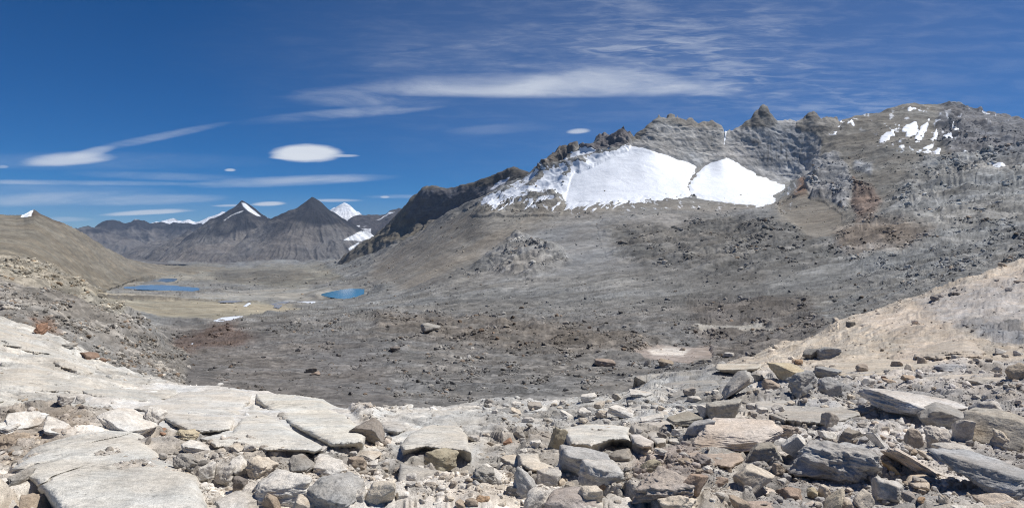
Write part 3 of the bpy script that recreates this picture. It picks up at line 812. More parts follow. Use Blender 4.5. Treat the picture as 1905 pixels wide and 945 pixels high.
rib = fbm((rx + ry * .8) / 34, (ry - rx * .3) / 90, 0 * rx, 3, 95, ridged=True)
rr += rib * rd * K * 13 * sstep(1.6, 2.2, rt)[:, None] * sstep(4, 3.2, rt)[:, None]
rp += rn * (rr * .8)[..., None]
rcol *= 1.2
link_mesh("ridge", rp, grid_faces(*rd.shape).reshape(-1, 4), M_far, col=rcol, kind="structure")

# ---- distant ranges as height fields
def heightfield(name, x0, x1, y0, y1, nx, ny, peaks, base, seed, mat, colour, gull=.22, rough=.1, rz=1.0):
    X, Y = np.meshgrid(np.linspace(x0, x1, nx), np.linspace(y0, y1, ny))
    Z = np.full(X.shape, float(base))
    wx = X + 260 * fbm(X / 900, Y / 900, 0 * X, 4, seed); wy = Y + 260 * fbm(X / 900 + 9, Y / 900, 0 * X, 4, seed + 5)
    for (px, py, dd, sl, sq, ang) in peaks:
        cx, cz = dd * (px - CX) * K, dd * (HY - py) * K
        dx, dy = wx - cx, wy - dd
        near = np.exp(-np.hypot(X - cx, Y - dd) / 260)
        dx = dx * (1 - near) + (X - cx) * near; dy = dy * (1 - near) + (Y - dd) * near
        ca, sa = math.cos(ang), math.sin(ang)
        a, b = dx * ca + dy * sa, (-dx * sa + dy * ca) * sq
        d = np.sqrt(a * a + b * b) + 1e-3
        d = d * .72 + .28 * (np.abs(a) + np.abs(b))            # four blunt edges
        cn, sn = a / d, b / d
        gl_ = fbm(cn * 3.2 + seed, sn * 3.2, d / 2600, 4, seed + 3, ridged=True)
        z = cz - sl * d * (1 - gull * gl_ * sstep(0, 700, d)) + 0.00003 * np.clip(d - 500, 0, None) ** 2 * .55
        Z = np.maximum(Z, z)
    Pp = np.stack([X, Y, Z], -1)
    hgt = Z - base
    nrm = octaves(Pp, Y, rough, [1800 * .6 ** i for i in range(12)], seed + 20, hi=200, kind="ridge", aniso=(1, 1, .3))
    Pp[..., 2] += nrm * sstep(0, 250, hgt) * rz - 8
    sx, sy = project(Pp)
    c = colour(Pp, sx, sy, seed)
    return link_mesh(name, Pp, grid_faces(ny, nx).reshape(-1, 4), mat, col=c, kind="structure")

def pyramid_colour(P, sx, sy, seed):
    X, Y, Z = P[..., 0], P[..., 1], P[..., 2]
    n = fbm(X / 500, Y / 500, Z / 260, 5, seed + 31)
    c = np.empty(P.shape); c[:] = lin(112, 108, 104)
    dark = sstep(-190, 230, Z - 240 + 620 * n)[..., None]
    c = c + dark * (lin(40, 40, 44) - c)
    st = sstep(.12, .3, fbm(X / 90, Y / 90, Z / 500, 4, seed + 40))[..., None]
    c = c + st * .4 * (1 - dark) * (lin(66, 62, 60) - c)
    return c
pyr_peaks = [
 (580, 371, 11000, .70, 1.0, .5), (450, 379, 11600, .74, 1.0, .35), (400, 416, 12300, .6, 1.0, .6), (350, 432, 12800, .55, 1., .2),
 (497, 408, 12600, .6, 1.0, .9), (640, 418, 11900, .6, 1.0, .4), (610, 402, 11500, .6, 1, .2), (300, 452, 12600, .4, 1.0, .2), (540, 432, 10200, .5, 1, .8), (425, 440, 10600, .45, 1, .8), (690,440,12000,.4,1,.1)]
def pcol(P, sx, sy, seed):
    c = pyramid_colour(P, sx, sy, seed)
    n = fbm(P[..., 0] / 120, P[..., 1] / 120, P[..., 2] / 120, 3, 77)
    s1 = poly_sd(sx, sy, [(449,377),(456,378),(475,394),(486,403),(478,402),(462,393),(452,384)]) + 1.0 * n
    s2 = poly_sd(sx, sy, [(415,410),(430,399),(452,391),(455,393),(432,402),(418,411)]) - .2 + 2 * n
    s3 = np.maximum(poly_sd(sx, sy, [(638,447),(655,438),(670,430),(692,429),(700,440),(672,449),(655,447)]), poly_sd(sx, sy, [(648,462),(668,450),(668,453),(651,466)])) + 1.0 * n
    m = np.maximum(sstep(-.5, .5, s1), sstep(0, 1.4, s2) * .7)[..., None] * (P[..., 1:2] > 11000)
    m = np.maximum(m, sstep(-.5, .5, s3)[..., None])
    return c + m * (np.array([.85, .87, .9]) - c)
heightfield("mountain", -8600, -2000, 9000, 14200, 760, 420, pyr_peaks, -262, 301, M_dist, pcol, gull=.17, rough=.10)

def range_colour(P, sx, sy, seed):
    c = pyramid_colour(P, sx, sy, seed) * .9
    n = fbm(P[..., 0] / 300, P[..., 1] / 300, P[..., 2] / 300, 4, 78)
    m = sstep(0, 40, P[..., 2] - (690 + 160 * n))[..., None]
    return c + m * (np.array([.8, .82, .86]) - c)
heightfield("mountain", -17500, -7500, 13200, 21000, 620, 420,
  [(212,409,17000,.42,1.,.3),(165,424,16000,.4,1,.6),(250,412,17200,.42,1,.9),(140,440,16000,.4,1,.2),(300,414,17600,.4,1,.4),(345,414,17600,.4,1,.8),(380,418,17600,.4,1,.1),(230,450,14800,.33,1,.7),(310,450,14600,.33,1,.2),(400,425,17800,.4,1,.4),(100,450,16000,.4,1,.4)],
  -262, 401, M_dist, range_colour, rz=1.2)

def snow_colour(P, sx, sy, seed):
    n = fbm(P[..., 0] / 500, P[..., 1] / 500, P[..., 2] / 500, 5, seed + 3)
    c = np.empty(P.shape); c[:] = (.85, .87, .91)
    m = sstep(.10, .3, n - (P[..., 2:3][..., 0] - 900) / 2500)[..., None]
    return c + m * .8 * (lin(96, 92, 92) - c)
heightfield("snow_peak", -9000, -4500, 21500, 25500, 360, 300,
  [(640,379,23000,.62,1.0,.75),(655,391,23000,.5,1,.2),(622,389,23300,.5,1,.3),(668,398,23200,.5,1,.2),(690,404,23300,.42,1,.2),(720,401,23300,.3,1,.2)], -300, 501, M_dist, snow_colour, gull=.1, rough=.06)
heightfield("snow_peak", -15500, -8000, 21500, 26500, 460, 300,
  [(413,396,24000,.55,1,.4),(402,405,24000,.5,1,.2),(322,409,24000,.4,1,.4),(350,412,24000,.3,1,.4),(290,412,24000,.35,1,.4),(497,402,24500,.6,1,.4),(375,413,24000,.3,1,.1)], -300, 521, M_dist, snow_colour, gull=.1, rough=.06)

# low dark shoulder with snow between the pyramids and the ridge
LC = np.arange(600, 790, 1.2)
low_c = [
 [(600,520,11500),(660,510,11300),(700,505,11000),(790,500,11000)],
 [(600,470,12500),(640,456,12500),(700,440,12200),(790,430,12000)],
 ([(600,440,13600),(640,420,13500),(655,408,13300),(672,404,13300),(690,402,13300),(708,401,13300),(716,400,13300),(730,394,13300),(790,390,13300)],),
 [(600,460,14200),(700,430,14200),(790,420,14200)]]
lx, ly, ld, lt = loft(low_c, LC, [24, 50, 8])
lp = world(lx, ly, ld); ln = grid_normals(lp)
lw = fbm(lx / 20, ly / 10, 0 * lx, 4, 97)
lcol = np.empty(lp.shape); lcol[:] = lin(74, 70, 70)
for poly in ([(638,447),(655,438),(670,430),(692,429),(690,440),(672,449),(655,447)], [(648,462),(668,450),(668,453),(651,466)], [(663,422),(670,420),(671,424),(664,425)], [(672,425),(682,421),(680,424)], [(700,408),(725,398),(735,396),(708,408)]):
    m = sstep(-.5, .7, poly_sd(lx, ly, poly) + .8 * lw)[..., None]; lcol = lcol + m * (np.array([.8, .82, .86]) - lcol)
lp += ln * octaves(lp, ld, .1, [1500 * .6 ** i for i in range(10)], 260, hi=120, kind="ridge")[..., None]
link_mesh("hill", lp, grid_faces(*ld.shape).reshape(-1, 4), M_dist, col=lcol, kind="structure")

# ================================================================== near ground
NC = columns(1.25, -60, 1965)
near_c = [
 [(-500,2528,1.0),(2400,2528,1.0)],
 [(-500,945,4.0),(0,945,4.2),(400,945,4.35),(1200,945,4.3),(1905,945,4.0),(2400,945,3.8)],
 [(-500,840,5.4),(0,850,5.6),(400,850,5.9),(1200,850,5.9),(1905,850,5.5),(2400,830,5.3)],
 [(-500,740,8),(0,770,7.6),(340,785,8.0),(900,792,8.3),(1300,780,8.6),(1905,760,8.2),(2400,720,8.5)],
 [(-500,630,12),(0,700,11),(200,728,11),(340,748,10.8),(600,768,10.2),(900,768,11.3),(1150,757,12.3),(1300,730,13),(1500,702,15),(1700,690,14.5),(1905,680,14),(2400,600,15)],
 ([(-500,480,30),(0,590,22),(60,612,21),(110,630,20),(160,660,18.5),(200,680,17),(250,697,16),(300,707,15),(340,716,14.5),(430,722,14),(520,735,13.2),(600,742,13),(640,762,12.6),(690,766,13),(750,757,14),(830,760,15.5),(900,748,17),(1000,752,17),(1100,748,18),(1180,728,20),(1250,700,22),(1330,684,26),(1400,668,30),(1440,650,33),(1500,637,36),(1560,608,40),(1600,590,42),(1700,556,46),(1800,525,50),(1905,492,55),(2400,400,70)],),
 [(-500,520,34),(0,640,27),(200,720,21),(340,760,17.5),(600,796,16.5),(750,800,18.5),(900,795,20.5),(1150,785,21.5),(1400,715,33),(1600,635,47),(1905,535,72),(2400,410,98)],
]
near_rows = [40, 90, 80, 80, 130, 30]
NX, NY, ND, nt = loft(near_c, NC, near_rows)
nb = world(NX, NY, ND)
nn_ = grid_normals(nb)
nw = fbm(NX / 60, NY / 30, 0 * NX, 4, 111); nw2 = fbm(NX / 14, NY / 8, 0 * NX, 3, 112)
ncol = np.empty(nb.shape); ncol[:] = lin(180, 173, 163)
slabm = np.zeros(ND.shape)      # 1 = smooth glaciated bedrock, 0 = broken rock
def npaint(poly, c, slab=None, soft=8, wob=8, fine=4):
    global ncol, slabm
    w = sstep(-soft, soft, poly_sd(NX, NY, poly) + wob * nw + fine * nw2)
    if c is not None: ncol = ncol + w[..., None] * (lin(*c) - ncol)
    if slab is not None: slabm = slabm + w * (slab - slabm)
npaint([(-500,400),(0,585),(350,715),(350,760),(200,760),(0,760),(-500,760)], (190,185,175), .62, 8)
npaint([(120,740),(340,712),(620,735),(690,800),(620,845),(300,800),(240,770)], (196,192,185), .9, 5)
npaint([(0,760),(140,765),(200,780),(90,840),(0,860)], (160,150,138), .0, 6)
npaint([(700,750),(900,740),(960,760),(880,840),(740,840),(690,790)], (192,188,180), .55, 6)
npaint([(880,745),(1250,690),(1330,700),(1300,780),(900,800)], (172,169,163), .1, 12)
npaint([(1240,690),(1420,660),(1400,720),(1240,760)], (158,156,152), .35, 8)
npaint([(1320,690),(1400,655),(1500,632),(1600,585),(1905,485),(2400,380),(2400,640),(1905,668),(1800,690),(1560,700),(1420,690)], (180,169,154), .6, 6)
npaint([(1600,600),(1905,500),(1905,560),(1700,640)], (184,171,156), .7, 14)
npaint([(1780,610),(1840,590),(1905,590),(1905,640),(1850,640)], (132,131,131), .1, 10)
npaint([(1650,680),(1700,640),(1790,630),(1830,670),(1720,700)], (188,174,158), .8, 6)
npaint([(1700,560),(1905,520),(1905,600),(1760,610)], (168,162,156), .6, 14)
npaint([(1400,690),(1700,690),(1905,670),(2400,640),(2400,945),(1400,945)], (174,168,161), .0, 10)
npaint([(1430,700),(1590,700),(1600,790),(1440,800)], (162,158,153), .0, 10)
npaint([(1180,830),(1290,820),(1330,900),(1180,905)], (170,158,148), .1, 8)
pt = fbm(NX / 120, NY / 60, 0 * NX, 5, 121)
ncol *= (1 + .22 * np.clip(pt * 1.5, -1, 1))[..., None]
pt2 = fbm((NX - NY * .3) / 30, (NY + NX * .3) / 7, 0 * NX, 4, 122)
ncol *= 1.10 * (1 + .20 * np.clip(pt2 * 1.6, -1, 1))[..., None]
ncol = np.clip(ncol, 0, .72)
nh = octaves(nb, ND, .10, [6 * .62 ** i for i in range(14)], 400, lo=1.8, hi=260)
nh += octaves(nb, ND, .07, [5 * .62 ** i for i in range(14)], 430, lo=1.8, hi=160, kind="ridge")
broken = 1 - slabm
H2 = nh * (.35 + .85 * broken)
X_, Y_ = nb[..., 0], nb[..., 1]
wqx = X_ + .35 * fbm(X_ / 1.3, Y_ / 1.3, 0 * X_, 4, 131); wqy = Y_ + .35 * fbm(X_ / 1.3, Y_ / 1.3, 0 * X_ + 5, 4, 132)
for lam, amp, wd, sd_ in ((3.2, .12, .05, 1), (1.3, .12, .06, 2), (.52, .08, .07, 3), (.22, .04, .08, 4)):
    m = (lam / (ND * K) > 6)
    a, b = worley(wqx[m] / lam * .8, wqy[m] / lam, sd_)[::2] if False else (None, None)
    f1, f2, cid = worley(wqx[m] / lam * .8, wqy[m] / lam, sd_)
    r = _rnd[cid & 255] - .5
    tiltx = _rnd[(cid * 3 + 1) & 255] - .5; tilty = _rnd[(cid * 5 + 2) & 255] - .5
    e = np.clip((f2 - f1) / wd, 0, 1); gap = (1 - e)
    tl = (f1 * (tiltx + tilty)) * .6
    ncol[m] *= (1 + .34 * (_rnd[(cid * 7 + 3) & 255] - .45) * (broken[m] * .8 + .15) - .25 * gap * broken[m])[:, None]
    far_f = sstep(2, 12, lam / (ND[m] * K) / 3)
    H2[m] += far_f * ((r + tl) * amp * (broken[m] ** 1.0 * .9 + .1) * e - gap * amp * (.35 + .5 * broken[m]) * (.25 if lam > 1 else .5) * (broken[m] * .8 + (.18 if lam > 1 else 0)))
# striations climbing the tan bedrock on the right
sr = sstep(1250, 1450, NX) * sstep(700, 660, NY)
ledge = (NY + NX * .38) / 17 + 1.6 * nw + .5 * nw2
lw_ = ledge - np.floor(ledge); H2 += sr * ND * K * 3.6 * np.where(lw_ < .85, lw_ / .85, (1 - lw_) / .15) * sstep(-.1, .3, fbm(NX / 50, NY / 30, 0 * NX, 3, 143))
H2 += sr * .5 * ND * K * 8 * fbm((NX * .93 - NY * .36) / 60, (NY * .93 + NX * .36) / 7, 0 * NX, 5, 141, ridged=True)
ls = sstep(420, 300, NX) * sstep(780, 740, NY)
H2 += ls * .5 * ND * K * 6.0 * fbm((NX * .93 + NY * .36) / 50, (NY * .93 - NX * .36) / 9, 0 * NX, 5, 142, ridged=True)
NP = nb + np.array([0, 0, 1.0]) * H2[..., None]
link_mesh("ground", NP, grid_faces(*ND.shape).reshape(-1, 4), M_near, col=ncol, kind="structure")

# ---- air
def haze():
    lo = min((o.matrix_world @ __import__("mathutils").Vector(c))[2] for o in sc.objects if o.type == "MESH" and o.name.split(".")[0] != "cloud" for c in o.bound_box) - 1
    x0, x1, y0, y1, z0, z1 = -19000, 9000, -600, 27500, lo, HAZE_TOP
    v = [(x, y, z) for x in (x0, x1) for y in (y0, y1) for z in (z0, z1)]
    f = [(0,1,3,2),(4,6,7,5),(0,4,5,1),(2,3,7,6),(0,2,6,4),(1,5,7,3)]
    m = bpy.data.materials.new("haze"); m.use_nodes = True
    T = NT(m.node_tree); T.n.clear()
    pv = T.new("ShaderNodeVolumePrincipled"); pv.inputs["Color"].default_value = (.55, .72, 1, 1); pv.inputs["Density"].default_value = HAZE_D; pv.inputs["Anisotropy"].default_value = 0.0
    o = T.new("ShaderNodeOutputMaterial"); T.l.new(pv.outputs[0], o.inputs["Volume"])
    link_mesh("haze", v, np.array(f), m, smooth=False, kind="stuff")
HAZE_TOP, HAZE_D = 1650, 1.6e-5
haze()

# ================================================================== stones
M_rock = rock_material("boulder_stone", 3.2, .26, 1.0, .035, speck=.40, fine=.26)
M_stone = rock_material("rubble_stone", 6.0, .3, .5, .01, fine=.3)
M_stone_far = rock_material("basin_stone", .8, .3, .5, .1, fine=.3)
gpx, gpy = project(NP)
fpx, fpy = project(PF)


def ground_hit(px, py):
    """point of the visible near ground (or basin) under a photo pixel, its grid used as lookup"""
    j = int(np.clip(np.searchsorted(NC, px), 0, len(NC) - 1))
    c = gpy[:, j]
    k = np.argmax(c <= py)
    if c[k] <= py and nt[k] <= 5.0:
        return NP[k, j]
    j = int(np.clip(np.searchsorted(FC, px), 0, len(FC) - 1))
    c = fpy[:, j]; k = np.argmax(c <= py)
    return PF[k, j]


def cube_sphere(n):
    g = np.tan(np.linspace(-np.pi / 4, np.pi / 4, n + 1))
    V, F = [], []
    a, b = np.meshgrid(g, g, indexing="ij")
    o = np.ones_like(a)
    for ax in range(3):
        for s in (1, -1):
            p = [None] * 3; p[ax] = o * s; p[(ax + 1) % 3] = a * s; p[(ax + 2) % 3] = b
            off = sum(len(v) for v in V)
            V.append(np.stack(p, -1).reshape(-1, 3))
            i = np.arange((n + 1) ** 2).reshape(n + 1, n + 1) + off
            F.append(np.stack([i[:-1, :-1], i[1:, :-1], i[1:, 1:], i[:-1, 1:]], -1).reshape(-1, 4))
    V = np.concatenate(V); F = np.concatenate(F)
    key = np.round(V * 1e5).astype(np.int64)
    _, first, inv = np.unique(key, axis=0, return_index=True, return_inverse=True)
    V = V[first]; V /= np.linalg.norm(V, axis=1)[:, None]
    return V, inv.reshape(-1)[F].astype(np.int32)

_CS = {n: cube_sphere(n) for n in (5, 10, 16, 26, 44)}
SHAPES = {            # half sizes x, y, z, box sharpness, extra cuts, roundness exponent, roughness
 "block": (1, .8, .75, 8, 44, .045), "slab": (1, .8, .30, 7, 36, .045), "round": (1, .85, .7, 10, 11, .055),
 "wedge": (1, .7, .6, 6, 48, .04), "fin": (.6, .3, 1.0, 5, 20, .07), "cobble": (1, .85, .7, 8, 16, .035), "rough": (1, .8, .7, 10, 22, .10)}


def rock_points(shape, n, seed):
    sx, sy, sz, cuts, p, rg = SHAPES[shape]
    rs = np.random.RandomState(seed)
    V, F = _CS[n]
    ns, hs = [], []
    for a in range(3):
        for s in (1, -1):
            v = rs.normal(size=3) * (.22 if shape != "round" else .1); v[a] += s; ns.append(v / np.linalg.norm(v)); hs.append(rs.uniform(.8, 1.05))
    for i in range(cuts):
        v = rs.normal(size=3); ns.append(v / np.linalg.norm(v)); hs.append(rs.uniform(.82, 1.1))
    if shape == "wedge":
        v = np.array([rs.choice([-1, 1]) * .75, -.1, .65]); ns.append(v / np.linalg.norm(v)); hs.append(.45)
    ns = np.array(ns); hs = np.array(hs)
    dts = np.clip(V @ ns.T, 0, None) / hs
    r = (dts ** p).sum(1) ** (-1 / p)
    P = V * r[:, None]
    o = seed * 3.7
    fine = 0
    for i, f in enumerate((1.6, 3.3, 7, 15)):
        if f * 2.2 > n: break
        w = perlin(P[:, 0] * f + o, P[:, 1] * f, P[:, 2] * f * 1.5, i)
        fine = fine + (w if i % 2 == 0 else -abs(w)) / (f / 1.6) ** .85
    P = P * (1 + rg * 2.2 * fine)[:, None]
    return P * np.array([sx, sy, sz]), F


def rock_col(P, rgb, seed, rust=0.0):
    c = lin(*(np.array(rgb) * .66 + np.array((192, 187, 179)) * .34))
    n = fbm(P[:, 0] * 1.1 + seed, P[:, 1] * 1.1, P[:, 2] * 1.1, 4, seed % 50)
    col = 1.2 * c[None] * (1 + .34 * n)[:, None]
    m = sstep(.15, .5, fbm(P[:, 0] * .8 + seed, P[:, 1] * .8, P[:, 2] * .8 + 5, 3, 7 + seed % 31))[:, None]
    col = col + m * (.35 + rust) * (c * np.array([.82, .66, .5]) - col)
    return col


def make_rock(bbox, shape, roll, rgb, seed, name="boulder", n=None, rust=0.0, depth=None):
    x0, y0, x1, y1 = bbox
    w, h = x1 - x0, y1 - y0
    if n is None: n = 44 if w > 110 else 26 if w > 45 else 16 if w > 18 else 10
    P, F = rock_points(shape, n, seed)
    C = rock_col(P * 1.0, rgb, seed, rust)
    G = ground_hit((x0 + x1) / 2, min(y1, 960) - h * .06)
    Dg = G[1]
    rs = np.random.RandomState(seed + 999)
    yaw = rs.uniform(-.5, .5); a = math.radians(roll)
    P = P * np.array([1, depth or rs.uniform(.9, 1.15), 1])
    cy, sy_ = math.cos(yaw), math.sin(yaw)
    P = P @ np.array([[cy, sy_, 0], [-sy_, cy, 0], [0, 0, 1]])
    ca, sa = math.cos(a), math.sin(a)
    P = P @ np.array([[ca, 0, -sa], [0, 1, 0], [sa, 0, ca]])     # positive roll: right end down
    tx0, ty0, tx1, ty1 = x0, y0, x1, y1 + h * .10
    s = w * K * Dg / 2
    off = np.array([G[0], Dg + s * .45, G[2] + h * K * Dg * .4])
    sc3 = np.array([s, min(s, h * K * Dg * 1.6), h * K * Dg / 2 / max(.3, abs(P[:, 2]).max())])
    for _ in range(8):
        W = P * sc3 + off
        u, v = project(W)
        sc3[0] *= (tx1 - tx0) / (u.max() - u.min())
        sc3[2] *= np.clip((ty1 - ty0) / (v.max() - v.min()), .6, 1.6)
        if sc3[2] * abs(P[:, 2]).max() < .12 * s: sc3[1] *= .8
        W = P * sc3 + off
        u, v = project(W)
        off[0] += ((tx0 + tx1) - (u.max() + u.min())) / 2 * K * off[1]
        off[2] -= ((ty0 + ty1) - (v.max() + v.min())) / 2 * K * off[1]
    base = np.array([off[0], off[1], (P * sc3 + off)[:, 2].min()])
    o = link_mesh(name, P * sc3 + off - base, F, M_rock, col=C)
    o.location = base
    return o


